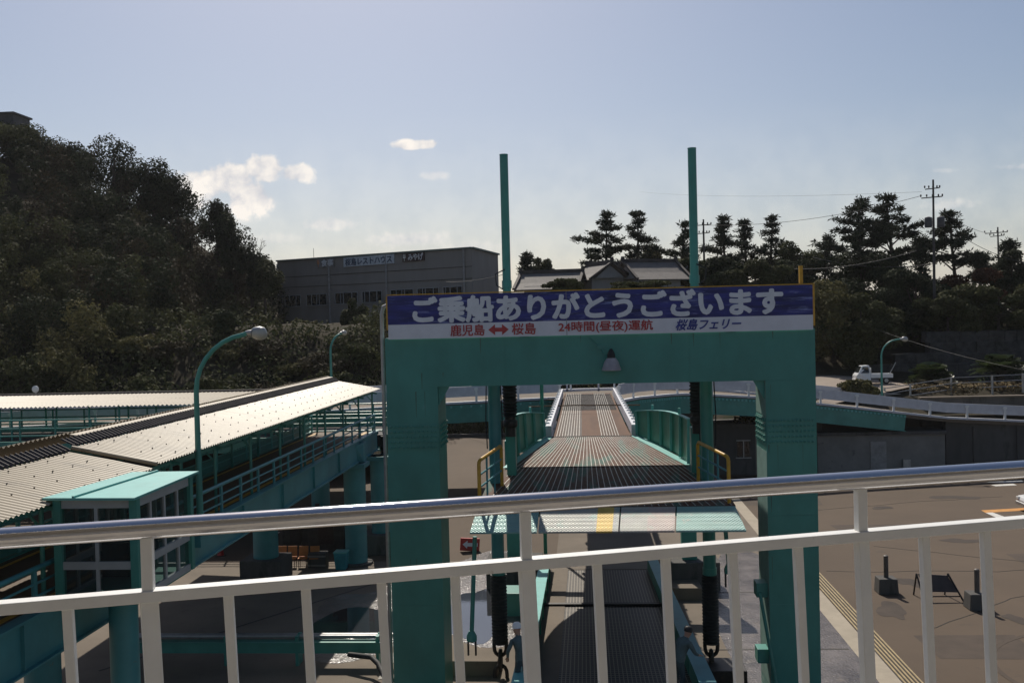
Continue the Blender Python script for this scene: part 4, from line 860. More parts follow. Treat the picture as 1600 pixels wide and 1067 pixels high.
# tiled houses
def tiled_house(u, v, y, ln, wd, rise, ang, label, zbase=12.8, nm='tiled_house'):
    c = atY(u, v, y); t = empty(nm, (c.x, y, zbase), label, 'house', 'tiled houses behind the sign'); zr = c.z; ze = zr-rise; d = Vector((math.cos(ang), math.sin(ang), 0)); n = Vector((-d.y, d.x, 0)); C0 = Vector((c.x, y, 0)); Z3 = Vector((0, 0, 1))
    def P(a, b_, z): return C0+d*a+n*b_+Z3*z
    h = ln/2; w = wd/2; ov = .5
    b = MB(); b.prism([P(-h+.4, -w+.5, zbase-1), P(h-.4, -w+.5, zbase-1), P(h-.4, w-.5, zbase-1), P(-h+.4, w-.5, zbase-1)], Z3*(ze-zbase+1.15)); b.build('wall', PLAST, t)
    b = MB()
    for s in (-1, 1):
        Q = [P(-h-ov, 0, zr), P(h+ov, 0, zr), P(h+ov, s*(w+ov*.5), ze-.18), P(-h-ov, s*(w+ov*.5), ze-.18)]; M1 = [Q[0].lerp(Q[3], .55)-Z3*.10, Q[1].lerp(Q[2], .55)-Z3*.10]
        b.add(Q[:2]+[M1[1], M1[0]], [(0, 1, 2, 3)]); b.add([M1[0], M1[1]]+[Q[2], Q[3]], [(0, 1, 2, 3)]); b.add([M1[0]-Z3*.12, M1[1]-Z3*.12, Q[2]-Z3*.12, Q[3]-Z3*.12], [(3, 2, 1, 0)])
    rf_ = b.build('roof', TILE, t)
    b = MB(); b.bar(P(-h-ov, 0, zr+.12), P(h+ov, 0, zr+.12), .34, .34)
    for k in (-1, 1):
        b.box(P(k*(h+ov), 0, zr+.28), (.35, .35, .5))
        for s in (-1, 1): b.bar(P(k*(h+ov), 0, zr+.05), P(k*(h+ov), s*(w+ov*.5), ze-.10), .26, .2)
    b.build('ridge_tiles', ROOFD, rf_)
    b = MB()
    for k in (-1, 1): b.prism([P(k*(h+.1), -w+.6, ze), P(k*(h+.1), w-.6, ze), P(k*(h+.1), 0, zr-.25)], d*(.05*k))
    build_each(b, 'gable_wall', PLAST, t)
    return t
tiled_house(862, 426, 95, 5.2, 7.0, 1.55, R_(-8), 'tiled house nearest the left pole with a long plain roof slope')
tiled_house(936, 413, 98, 4.2, 4.6, 1.5, R_(-62), 'small tiled house in the middle with its gable turned to the camera')
tiled_house(965, 413, 101, 4.6, 5.4, 1.6, R_(4), 'tiled roof set behind the middle gable')
tiled_house(1015, 409, 98, 4.9, 6.2, 1.75, R_(22), 'tiled house with raised ridge beside the right pole')
tiled_house(1092, 413, 104, 4.6, 5.0, 1.2, R_(6), 'low sunlit roof right of the right pole')
# ---------------------------------------------------------------- vegetation
# the wood on the left hill reads as one mass; its skyline trees are things of their own
rg = np.random.default_rng(21)
bl = {0: [], 1: [], 2: [], 3: []}
for yv in np.arange(76, 132, 4.4):
    for xv in np.arange(-112, -18, 4.6):
        x = xv+rg.normal()*1.3; y = yv+rg.normal()*1.1
        if x > -39 and y > 108: continue
        if x > -40 and y > 88: continue
        h = (4.6+3.0*rg.random()) if x < -40 else (1.7+1.2*rg.random()); cwid = (3.1+1.5*rg.random()) if x < -36 else (2.2+.9*rg.random())
        z = T(x, y); k = (0, 0, 0, 3, 3, 1)[int(rg.integers(0, 6))] if y > 90 else (1, 1, 2, 3, 0)[int(rg.integers(0, 5))]
        bl[k] += crown_blobs(rg, x, y, z+h*.52, cwid*.66, cwid*.66, h*.52, 9, .44)
for k, m, nm in ((0, LEAFD, 'wood_canopy'), (1, LEAFM, 'wood_canopy'), (2, LEAFL, 'wood_canopy'), (3, LEAFB, 'wood_canopy')):
    V = leaf_quads(bl[k], 180, .31, rg)
    tag(np_mesh(nm, V, len(V)//4, m), ['dark evergreen wood covering the left hillside', 'mixed green undergrowth of the left hillside', 'paler olive shrubs low on the left hillside', 'brownish green trees scattered through the left hillside wood'][k], 'wood', kind='stuff')
def hill_tree(u, v, y, h, cw_, lab, seed, leaf=None):
    p = atY(u, v, y); return broadleaf((p.x, y, p.z-h), h, cw_, lab, seed=seed, leaf=leaf, dens=1.25, low=.12)
for i, (u, v, y, h, c, lab, lf) in enumerate([
    (30, 192, 124, 7, 7, 'brownish shrubby tree below the hilltop hut', LEAFM), (78, 212, 125, 7, 6.5, 'low rounded tree on the hilltop ridge right of the hut', LEAFD),
    (112, 224, 124, 7, 5, 'small dark tree between the hut and the tallest ridge tree', LEAFD), (176, 212, 121, 10, 8, 'tallest dark ridge tree with broad rounded crown on the left hill', LEAFD),
    (238, 243, 121, 9, 4.6, 'narrow dark ridge tree right of the tallest one', LEAFD), (275, 265, 120, 9, 5.0, 'dark ridge tree just left of the big cloud', LEAFD),
    (338, 298, 117, 9, 4.4, 'dark ridge tree with airy top in front of the cloud', LEAFD), (366, 340, 116, 9, 5, 'dark steep-slope tree below the airy-topped one', LEAFD),
    (392, 385, 115, 7, 4.2, 'dark tree low on the hill shoulder left of the grey building', LEAFD), (412, 408, 114, 6, 4, 'olive bushy tree touching the left end of the grey building', LEAFM)]):
    hill_tree(u, v, y, h, c, lab, 60+i, lf)
def bare_tree(u, v, y, h, lab, seed):
    rg = np.random.default_rng(seed); p = atY(u, v, y); bz = Vector((p.x, y, p.z-h)); t = empty('bare_tree', bz, lab, 'tree'); b = MB()
    def br(a, d, l, r, n):
        e_ = a+d*l; b.tube([a, a.lerp(e_, .5)+Vector(rg.normal(size=3))*l*.05, e_], [r, r*.8, r*.6], 4)
        if n: 
            for _ in range(3): br(e_, (d+Vector(rg.normal(size=3))*.55).normalized(), l*.68, r*.6, n-1)
    br(bz, Vector((.1, 0, 1)), h*.38, .09, 3); b.build('branches', BARK, t); return t
bare_tree(402, 365, 115, 5, 'leafless little tree on the hill shoulder against the sky', 4)
# pines on the plateau
def pn(u, v, y, cwpx, vb, lab, seed, **k):
    p = atY(u, v, y); zb = atY(u, vb, y).z; return pine((p.x, y, zb), p.z-zb, cwpx*y/1500, lab, seed, **k)
PG = 'pine trees on the plateau'
for a in [(946, 333, 108, 100, 440, 'broad pine tree behind the tiled houses, left of a pair', 1, dict(lo=.2, dens=1.6)), (994, 331, 110, 58, 440, 'taller narrow pine tree behind the tiled houses, right of a pair', 2, dict(lo=.25, dens=1.4)),
          (1060, 349, 110, 56, 450, 'pine tree half hidden by the right teal pole', 3, dict(lo=.25, dens=1.4)), (1133, 337, 108, 66, 455, 'bushy pine tree right of the small utility pole', 4, dict(lo=.15, dens=1.6)),
          (1166, 345, 110, 50, 455, 'thin pine tree squeezed between the bushy pine and the conical pine', 5, dict(lo=.2)), (1202, 336, 108, 62, 450, 'conical pine tree standing alone right of the bushy pine', 6, dict(lo=.15, shape='cone', dens=1.3)),
          (1342, 308, 100, 122, 470, 'large spreading pine tree, left one of the big pair', 7, dict(lo=.3, dens=1.9)), (1398, 303, 102, 106, 470, 'large spreading pine tree, right one of the big pair beside the tall utility pole', 8, dict(lo=.3, dens=1.9)),
          (1490, 331, 98, 92, 460, 'open-crowned pine tree just right of the tall utility pole', 9, dict(lo=.35, dens=1.5)), (1580, 378, 104, 34, 440, 'small young pine tree at the right edge of the picture', 10, dict(lo=.1)),
          (822, 398, 112, 34, 450, 'little pointed conifer left of the tiled houses', 11, dict(lo=.1, shape='cone')), (1440, 372, 95, 40, 470, 'short dark pine tree between the big pair and the tall utility pole', 12, dict(lo=.15, shape='cone')),
          (1285, 370, 112, 46, 450, 'dim pine tree in the gap left of the big pair', 13, dict(lo=.2)), (1530, 400, 104, 46, 450, 'low dark pine tree beneath the open-crowned pine', 14, dict(lo=.1))]:
    pn(*a[:7], group=PG, **a[7])
def bush(u, v, vb, y, cwpx, lab, seed, leaf=LEAFM, dens=1., nm='bush', cat='bush', size=.29, low=.0):
    p = atY(u, v, y); zb = atY(u, vb, y).z; t = broadleaf((p.x, y, zb), max(1., p.z-zb), cwpx*y/1500, lab, cat, nm, seed, leaf, size, dens, low=low); return t
for a in [(1021, 376, 440, 112, 34, 'pale rounded tree between the pine pair and the right pole', 31, LEAFL, 1., 'broadleaf_tree', 'tree'), (1245, 378, 450, 104, 70, 'grey-green rounded tree right of the conical pine', 32, LEAFM, 1.4, 'broadleaf_tree', 'tree'),
          (850, 408, 450, 116, 40, 'thin bare-looking shrub left of the tiled houses', 33, LEAFM, .5), (1075, 402, 450, 100, 60, 'dark shrub behind the right teal pole', 34, LEAFM, 1.), (1125, 400, 460, 98, 90, 'dark bushy clump under the bushy pine', 35, LEAFD, 1.6),
          (1180, 405, 470, 96, 100, 'dark bushy clump under the conical pine', 36, LEAFM, 1.6), (1300, 425, 560, 88, 110, 'twiggy brown-green bush beside the right end of the sign', 37, LEAFL, 1.3), (1345, 452, 590, 86, 120, 'large straw-tinted bush right of the gantry', 38, LEAFM, 1.8),
          (1345, 400, 500, 97, 150, 'dark thicket below the big pine pair', 39, LEAFD, 2.2), (1430, 425, 520, 92, 120, 'black-green thicket at the foot of the tall utility pole', 40, LEAFD, 2.), (1520, 420, 500, 96, 110, 'russet leafless thicket near the right edge', 41, LEAFR, 1.6),
          (1580, 395, 470, 100, 70, 'dark bush at the far right beneath the small pine', 42, LEAFD, 1.4), (1480, 455, 520, 88, 90, 'grey-green bush with pale leaves above the stone wall', 43, LEAFM, 1.6), (1560, 440, 520, 88, 110, 'broad grey-green bush above the stone wall at the right edge', 44, LEAFM, 1.9),
          (1250, 400, 470, 100, 90, 'dark bush behind the yellow corner of the sign', 45, LEAFD, 1.5), (552, 470, 560, 104, 46, 'upright dark shrub in front of the grey building', 46, LEAFM, 1.2), (478, 492, 570, 100, 50, 'olive shrub on the slope below the grey building windows', 47, LEAFL, 1.), (590, 488, 600, 98, 70, 'mixed shrub beside the upper left corner of the gantry', 48, LEAFM, 1.4),
          (880, 437, 455, 90, 60, 'low shrub before the tiled houses', 49, LEAFM, .8), (1000, 440, 460, 90, 100, 'low hedge-like shrub before the tiled houses, right part', 50, LEAFM, 1.), (1336, 590, 622, 75, 46, 'small yellow-green bush beside the white pickup', 51, LEAFL, .5), (1356, 600, 622, 74, 30, 'small dry bush at the foot of the right street lamp', 52, LEAFL, .4)]:
    bush(*a)
# undergrowth of the slopes behind the gantry
bl = []
for x in np.arange(-62, -16, 2.1):
    for y in np.arange(74, 127, 2.3):
        xx, yy_ = x+rg.normal()*.8, y+rg.normal()*.8; s_ = .8+.9*rg.random()
        if yy_ > 108 and xx > -38.5 or yy_ > 89 and xx > -41: continue
        bl.append((xx, yy_, T(xx, yy_)+s_*.4, 1.35*s_, 1.35*s_, 1.1*s_))
for x in np.arange(-20, 75, 2.0):
    for y in np.arange(86, 108, 2.4):
        xx, yy_ = x+rg.normal()*.8, y+rg.normal()*.8
        if -17 < xx < 8 and yy_ < 99: continue
        if xx > 26 and yy_ < 92: continue
        if 16 < xx < 27 and yy_ < 90: continue
        z = T(xx, yy_); s_ = .9+.9*rg.random(); bl.append((xx, yy_, z+s_*.4, 1.3*s_, 1.3*s_, 1.1*s_))
V = leaf_quads(bl, 240, .34, rg); tag(np_mesh('slope_undergrowth', V, len(V)//4, LEAFM), 'tangled low undergrowth on the slope behind the road', 'undergrowth', kind='stuff')
# cycads
def cycad(u, v, vb, y, wpx, lab, seed):
    rg = np.random.default_rng(seed); p = atY(u, v, y); zb = atY(u, vb, y).z; t = empty('cycad', (p.x, y, zb), lab, 'palm'); h = p.z-zb; rad = wpx*y/3000; V = []
    for k in range(60):
        a = rg.random()*6.28; el = rg.random()**.8*1.35; d = np.array([math.cos(a)*math.cos(el), math.sin(a)*math.cos(el), math.sin(el)]); sd = np.cross(d, [0, 0, 1]); sd /= np.linalg.norm(sd)+1e-6; n = 9; L0 = rad*(.8+.4*rg.random())
        for i in range(n):
            f = (i+.6)/n; c = d*L0*f+np.array([0, 0, h*.35-.5*L0*f*f])
            for s in (-1, 1):
                lw = .38*rad*math.sin(math.pi*(f*.85+.12)); q = sd*s*lw+d*lw*.4-np.array([0, 0, lw*.35]); w_ = d*.05*rad*1.4; V += [c-w_*.5, c+w_*.5, c+q+w_*.2, c+q-w_*.2]
    V = np.array(V); np_mesh('fronds', V, len(V)//4, mat('cycad_frond', (.05, .07, .025), .4, var=.35, scale=1, island=.4, trans=.2, spec=.5), t)
    b = MB(); b.lathe((p.x, y, zb-.2), [(.3, 0), (.34, h*.2), (.26, h*.4), (.1, h*.45)], 10); b.build('trunk', BARK, t)
cycad(1452, 563, 602, 79, 82, 'dark cycad with arching fronds behind the roadside fence, left of two', 1); cycad(1562, 548, 598, 80, 100, 'larger cycad with arching fronds at the right edge behind the fence', 2); cycad(1492, 432, 500, 90, 90, 'spiky palm-like plant above the stone wall', 3); cycad(1540, 452, 505, 89, 80, 'second spiky palm-like plant above the stone wall, nearer the right edge', 4)
b = MB()
for (xa_, xb_) in ((24.6, 34), (34, 46), (46, 70)): b.add([(xa_, 72.0, 2.5), (xb_, 72.3, 2.5), (xb_, 72.3, 5.1), (xa_, 72.0, 5.1), (xa_, 72.5, 2.5), (xb_, 72.8, 2.5), (xb_, 72.8, 5.1), (xa_, 72.5, 5.1)], [(0, 1, 2, 3), (4, 7, 6, 5), (3, 2, 6, 7), (0, 3, 7, 4), (1, 5, 6, 2)])
kw = empty('terrace_wall', (24.6, 72, 2.5), 'dark low wall with a pale coping between the guard rail and the roadside fence at right', 'wall'); b.build('wall', CONCD, kw)
b = MB(); b.bar((24.5, 72.2, 5.15), (70, 72.9, 5.15), .62, .10); b.build('coping', CONC, kw)
# stone wall and terrace at right
b = MB(); rgw = random.Random(3); zt0 = 9.4
for j in range(5):
    x = 24.5+rgw.random()
    while x < 75:
        w_ = 1.0+.9*rgw.random(); z0 = 5.0+.92*j; hgt = .95
        if not (x < 29 and j > 3-(29-x)*.3): b.box((x+w_/2, 86.2+.28*j+rgw.random()*.2, z0+hgt/2), (w_*1.01, 1.2, hgt*1.02), rot=Matrix.Rotation(rgw.uniform(-.05, .05), 3, 'Y'))
        x += w_
tag(b.build('stone_wall', STONE, bevel=.08), 'dark rough stone retaining wall at the right below the trees', 'wall')
sheet('hill_road', [(17.2, 71.6, T(17.2, 73)+.16), (25.5, 76, T(25, 77)+.22), (24.5, 84.5, T(24, 83)+.3), (19.5, 92, 6.3), (15, 92, 6.3), (16, 78, T(17, 78)+.2)], mat('pale_brown_road', (.26, .21, .17), .9, var=.1, scale=.8), kind='structure')  # plain light brown road surface
vg = [(x, 76.4+.8*rg.normal(), T(x, 76.5)+.1, .9, .7, .35) for x in np.arange(25, 60, .8)]
V = leaf_quads(vg, 130, .26, rg, upb=.8); tag(np_mesh('verge_grass', V, len(V)//4, DRYG), 'dry yellow-brown grass along the roadside fence at right', 'grass', kind='stuff')
fe = empty('pipe_fence', (22, 74.5, 5), 'low grey pipe fence along the upper road at the right', 'fence')
b = MB(); P0 = [atY(1382, 607, 75), atY(1490, 590, 75), atY(1600, 585, 75), Vector((38, 75.5, 7.4))]; 
for dz in (0, -.42, -.85):
    b.tube([p+Vector((0, 0, dz)) for p in P0], .035, 6)
build_each(b, 'rail', GALV, fe)
for (u, v) in ((1382, 607), (1422, 601), (1486, 591), (1550, 588), (1598, 585)):
    p = atY(u, v, 75); b = MB(); b.box((p.x, 75, p.z-.65), (.12, .12, 1.45)); b.build('post', GALV, fe)
# utility poles and wires
def upole(u, vt, vb, y, lab, arms=((.92, 1.2), (.84, 1.0)), r=.14, trafo=False):
    p = atY(u, vt, y); q = atY(u+2, vb, y); t = empty('utility_pole', (q.x, y, q.z), lab, 'utility pole', 'utility poles'); h = p.z-q.z
    b = MB(); b.tube([(q.x, y, q.z-.5), (p.x, y, p.z)], [r, r*.6], 8); b.build('pole', mat('dark_concrete_pole', (.075, .068, .065), .9), t, True)
    b = MB()
    for f, w_ in arms:
        z = q.z+h*f; x = lerp(q.x, p.x, f); b.bar((x-w_, y-.3, z-.1), (x+w_*.7, y+.1, z+.05), .09, .09)
        for k in (-1, -.55, -.1, .35, .65): b.lathe((x+k*w_, y-.15, z+.02), [(.04, 0), (.07, .08), (.07, .18), (.03, .24)], 7)
    b.build('crossarm', IRON, t)
    if trafo:
        z = q.z+h*.66
        for k in (-.55, .55):
            b = MB(); b.lathe((p.x+k, y-.2, z-.5), [(.3, 0), (.33, .1), (.33, .8), (.3, .9), (.1, .98)], 14); b.build('transformer', mat('grey_transformer', (.07, .07, .075), .6), t, True)
    return p
upole(1458, 281, 475, 90, 'tall dark utility pole with crossarms and two round transformers', arms=((.93, .8), (.86, 1.15)), trafo=True)
upole(1559, 355, 440, 120, 'small distant utility pole near the right edge', arms=((.9, 1.6), (.84, 1.0)))
upole(1099, 343, 450, 105, 'utility pole among the pines right of the right teal pole', arms=((.92, 1.2), (.8, .9)))
upole(839, 407, 450, 125, 'tiny distant utility pole left of the tiled houses', arms=((.9, .8),), r=.1)
def wire(a, c, sag, lab, r=.028):
    A_ = atY(*a); C2 = atY(*c); pts = [A_.lerp(C2, i/14)-Vector((0, 0, sag*4*(i/14)*(1-i/14))) for i in range(15)]; b = MB(); b.tube(pts, r, 5); tag(b.build('power_line', mat('cable_black', (.05, .048, .046), .6)), lab, 'cable', 'overhead cables')
wire((1440, 306, 90), (1100, 352, 105), .8, 'overhead cable from the tall utility pole to the pole among the pines, upper one', .022)
wire((1440, 300, 90), (1000, 300, 190), .6, 'faint overhead cable running left from the top of the tall utility pole', .012)
wire((1600, 578, 66), (1200, 430, 104), 1.2, 'cable sagging down across the stone wall at right', .014)
wire((1432, 392, 90), (1105, 398, 104), 1.6, 'pale overhead cable in front of the big pine pair', .035)
wire((1462, 412, 90), (1270, 402, 99), .6, 'lower pale overhead cable crossing the thicket', .035)
wire((1470, 330, 90), (1552, 366, 120), .4, 'overhead cable from the tall utility pole to the far right pole', .02)
wire((1510, 374, 98), (1600, 410, 98), .3, 'slanting cable right of the open-crowned pine', .025)
wire((790, 428, 92), (690, 440, 112), .3, 'cable ending at the grey building beside the left pole', .03)
# ---------------------------------------------------------------- vehicles
TYRE = mat('tyre', (.015, .015, .015), .8); LAMP_R = mat('tail_lamp', (.35, .02, .02), .3); LAMP_W = mat('head_lamp', (.7, .7, .68), .15)
def car_paint(n, c): return mat(n, c, .28, var=.04, scale=1, spec=.6)
def make_car(name, loc, rz, paint, label, cat='car', kind='sedan', group=None):
    t = empty(name, (0, 0, 0), label, cat, group); hw = .84
    if kind == 'truck':
        Ln = 3.3; pf = [(1.65, .35), (1.66, .85), (1.50, 1.02), (1.12, 1.72), (.45, 1.76), (.36, 1.0), (.36, .35)]; hw = .72
    elif kind == 'van': pf = [(2.15, .3), (2.2, .75), (1.95, 1.02), (1.45, 1.78), (1.0, 1.9), (-1.95, 1.9), (-2.1, 1.6), (-2.15, .3)]
    else: pf = [(2.15, .3), (2.2, .62), (2.1, .8), (1.0, .98), (.35, 1.40), (-.15, 1.46), (-.95, 1.42), (-1.7, 1.05), (-2.1, 1.0), (-2.2, .65), (-2.15, .3)]
    def wd(z): return hw if z < 1.0 else hw-(z-1.0)*.28
    n = len(pf); b = MB(); b.add([(x, -wd(z), z) for x, z in pf]+[(x, wd(z), z) for x, z in pf], [tuple(range(n-1, -1, -1)), tuple(range(n, 2*n))]+[(i, (i+1) % n, n+(i+1) % n, n+i) for i in range(n)])
    b.build('body', paint, t, bevel=.05)
    b = MB(); zt = max(z for _, z in pf)
    if kind == 'sedan': rows = [((1.0, .98), (.35, 1.40)), ((-1.7, 1.05), (-.95, 1.42))]; side = [(.85, 1.0), (.3, 1.36), (-.9, 1.38), (-1.5, 1.05)]
    elif kind == 'van': rows = [((1.95, 1.02), (1.45, 1.78))]; side = [(1.75, 1.1), (1.35, 1.7), (-1.9, 1.75), (-1.95, 1.1)]
    else: rows = [((1.50, 1.02), (1.12, 1.72))]; side = [(1.35, 1.05), (1.05, 1.62), (.55, 1.62), (.52, 1.05)]
    for (x0, z0), (x1, z1) in rows:
        a = Vector((x0, 0, z0)).lerp(Vector((x1, 0, z1)), .08); c = Vector((x0, 0, z0)).lerp(Vector((x1, 0, z1)), .92); nn = Vector((z1-z0, 0, -(x1-x0))).normalized()*.012
        if nn.z < 0: nn = -nn
        b.quad(Vector((a.x, -wd(a.z)+.1, a.z))+nn, Vector((a.x, wd(a.z)-.1, a.z))+nn, Vector((c.x, wd(c.z)-.1, c.z))+nn, Vector((c.x, -wd(c.z)+.1, c.z))+nn)
    for s in (-1, 1): b.quad(*[(x, s*(wd(z)+.012), z) for x, z in side])
    b.build('window', GLASS, t)
    fx, rx = (1.05, -1.05) if kind == 'truck' else (1.35, -1.35)
    for x in (fx, rx):
        for s in (-1, 1):
            b = MB(); b.lathe((x, s*(hw-.12), .31), [(.22, -.09), (.31, -.07), (.31, .07), (.22, .09)], 18, (0, s, 0)); w = b.build('wheel', TYRE, t, True)
            b = MB(); b.lathe((x, s*(hw-.03), .31), [(.19, 0), (.17, .02), (.05, .03)], 14, (0, s, 0)); b.build('rim', GALV, w)
    xf = max(x for x, _ in pf)
    for s in (-1, 1):
        b = MB(); b.box((xf-.05, s*(hw-.2), .70), (.16, .30, .16)); b.build('headlight', LAMP_W, t, bevel=.03)
    b = MB(); b.box((xf-.02, 0, .42), (.14, hw*1.96, .2)); b.build('bumper', paint if kind != 'sedan' else GALV, t, bevel=.04)
    if kind == 'truck':
        b = MB(); b.box((-.65, 0, .62), (2.0, 1.44, .08))
        for s in (-1, 1): b.box((-.65, s*.71, .80), (2.0, .03, .3))
        b.box((-1.64, 0, .80), (.03, 1.44, .3)); b.box((.33, 0, 1.1), (.04, 1.3, .9)); b.build('cargo_bed', paint, t)
        b = MB(); b.tube([(-1.3, .4, .7), (-1.75, .45, 1.5), (-2.0, .45, 2.0)], .04, 6); b.build('boom', GALV, t)
    t.location = loc; t.rotation_euler.z = rz; return t
WP = car_paint('white_car_paint', (.72, .72, .72))
p = atY(1364, 613, 78); make_car('pickup_truck', (p.x, 78, T(p.x, 78)+.22), math.pi, WP, 'small white pickup truck on the upper road near the right street lamp', 'truck', 'truck').scale = (.84, .84, .84)
tx = make_car('taxi', (26.75, 55.9, 0), math.pi, WP, 'white and green car just entering at the right edge of the asphalt lot', 'car')
b = MB(); b.box((0, 0, .82), (3.0, 1.705, .16)); gs = b.build('green_stripe', GREEN, tx)
for i, (u, y, c, lab, kd) in enumerate(((246, 73, (.6, .6, .62), 'silver car parked behind the left guard rail, leftmost of the cars there', 'sedan'), (282, 73.6, (.72, .72, .72), 'white car parked behind the left guard rail beside the silver one', 'sedan'), (310, 73.5, (.05, .05, .06), 'dark car with glinting windscreen parked at the foot of the left hill', 'sedan'), (15, 75, (.30, .06, .05), 'dull red van parked behind the far covered walkway at the left edge', 'van'))):
    p = atY(u, 640, y); make_car('parked_car', (p.x, y, T(p.x, y)+.1), R_(160+17*i), car_paint('car_paint_%d' % i if 0 else ['silver_car_paint', 'white_car_paint', 'black_car_paint', 'red_car_paint'][i], c), lab, 'van' if kd == 'van' else 'car', kd, 'cars parked behind the left guard rail')
p = atY(836, 655, 92); make_car('parked_van', (p.x, 92, .02), R_(175), WP, 'white van on the low ground behind the left green wing panel', 'van', 'van')
# ---------------------------------------------------------------- small things on the ground
for (u, v, k) in ((1385, 925, 'steel pipe standing in a square concrete block, left one beyond the ferry rail'), (1527, 950, 'steel pipe standing in a square concrete block, right one nearer the picture edge')):
    p = atZ(u, v, 0); t = empty('bollard', p, k, 'bollard', 'bollards on the asphalt'); hh = atY(u, v-55, p.y).z
    b = MB(); b.add([(p.x+sx*w_, p.y+sy*w_*.9, z) for z, w_ in ((0, .40), (.62, .36)) for sx, sy in ((-1, -1), (1, -1), (1, 1), (-1, 1))], [(0, 3, 2, 1), (4, 5, 6, 7), (0, 1, 5, 4), (1, 2, 6, 5), (2, 3, 7, 6), (3, 0, 4, 7)]); b.build('block', CONCD, t, bevel=.03)
    b = MB(); b.cyl((p.x, p.y, .6), (p.x+.0, p.y, 1.5), .095, 12); b.lathe((p.x, p.y, 1.5), [(.095, 0), (.05, .03)], 12); b.build('pipe', mat('dull_steel_pipe', (.10, .09, .085), .6, .3), t, True)
p = atZ(1470, 937, 0); t = empty('folding_board', p, 'dark folding sign board standing between the two block bollards', 'board')
b = MB(); b.add([(p.x-.75, p.y+.35, .95), (p.x+.40, p.y+.35, .88), (p.x+.62, p.y-.1, .33), (p.x-.55, p.y-.1, .36), (p.x-.75, p.y+.39, .95), (p.x+.40, p.y+.39, .88), (p.x+.62, p.y-.06, .33), (p.x-.55, p.y-.06, .36)], [(0, 1, 2, 3), (4, 7, 6, 5), (0, 4, 5, 1), (1, 5, 6, 2), (2, 6, 7, 3), (3, 7, 4, 0)]); b.build('panel', mat('dark_board', (.06, .045, .04), .7), t)
b = MB()
for x0, x1 in ((-.8, -.72), (.42, .78)): b.bar((p.x+x0, p.y+.37, .95), (p.x+x1, p.y-.3, 0), .05, .05); b.bar((p.x+x0, p.y+.37, .95), (p.x+x0, p.y+.75, 0), .05, .05)
b.bar((p.x-.6, p.y-.2, .2), (p.x+.65, p.y-.2, .2), .04, .04); b.build('stand', IRON, t)
dg = empty('drain_grating', (9.9, 40, 0), 'long yellowish slotted drain strip running beside the gantry on the right', 'drain')
b = MB(); b.box((9.92, 31, .012), (.62, 36, .012)); b.build('channel', mat('drain_dark', (.045, .035, .025), .9), dg)
b = MB()
for i in range(5): b.box((9.66+.13*i, 31, .026), (.055, 36, .02))
b.build('slat', mat('drain_yellow', (.36, .27, .13), .6, var=.25, scale=3, dirt=((.18, .11, .06), .25, 2)), dg)
for (pts, m) in (([(1533, 797), (1600, 793.5), (1600, 797.5), (1540, 801)], mat('orange_line', (.55, .25, .05), .7)), ([(1540, 801), (1551, 800.4), (1610, 822), (1590, 824)], LINE), ([(1541, 753.2), (1596, 750.2), (1600, 752.5), (1572, 754)], LINE), ([(1548, 757.5), (1583, 755.5), (1589, 758), (1556, 759.5)], LINE), ([(417, 841), (423, 841), (438, 831), (431, 831)], LINE), ([(470, 800), (474, 800), (486, 792), (482, 792)], LINE), ([(620, 1010), (628, 1008), (603, 1060), (590, 1062)], mat('worn_line', (.3, .28, .25), .8))):
    sheet('road_marking', [atZ(u, v, 0) for u, v in pts], m, .009 if m is not MAT.get('worn_line') else .02, kind='structure')
PATCH = mat('asphalt_patch', (.066, .047, .034), .92, var=.2, scale=1.2, bump=.1, bscale=20); STAIN = mat('oil_stain', (.050, .036, .027), .92, var=.3, scale=1)
for i, (x, y, rx, ry) in enumerate(((16.5, 52, 3.2, 1.0), (13.2, 33.5, 1.7, 1.2), (21, 44, 1.4, 2.4), (12, 60, 2.4, 1.4))):
    sheet('asphalt_patch', [(x-rx, y-ry), (x+rx*.9, y-ry*1.05), (x+rx, y+ry), (x-rx*1.05, y+ry*.95)], PATCH, .0035+.0003*i, kind='structure')
for i, (x, y, rx, ry) in enumerate(((13.6, 41.5, .5, .7), (18.6, 49, .9, .5), (15.7, 36.5, .35, .5), (11.6, 37.6, .5, 1.1), (22.5, 60.5, 1.4, .6), (11.4, 50.5, .5, .8), (17.3, 57.5, .7, .4))):
    sheet('oil_stain', blob_poly(x, y, rx, ry, 40+i, wob=.3), STAIN, .0062+.0002*i, kind='structure')
rc = random.Random(4); b = MB()
for (x, y, dx, dy, n) in ((10.6, 43.4, 1.2, .05, 15), (12, 35.2, .6, .5, 10), (14, 48, .9, -.4, 12), (11, 56, 1.4, .35, 12)):
    for k in range(n):
        x2, y2 = x+dx*rc.uniform(.6, 1.2), y+dy+rc.uniform(-.22, .22); b.bar((x, y, .007), (x2, y2, .007), .035, .004); x, y = x2, y2
b.build('asphalt_crack', mat('crack_black', (.028, .025, .022), .9), kind='structure')
tm = mat('tyre_mark', (.066, .046, .032), .9, var=.2, scale=1.5); b = MB()
for r0 in (4.6,):
    P = [(17.5+r0*math.cos(a), 31+r0*.9*math.sin(a), .0075) for a in np.linspace(1.2, 3.4, 22)]
    for p_, q_ in zip(P, P[1:]): b.bar(p_, q_, .18, .003)
b.build('tyre_mark', tm, kind='structure')
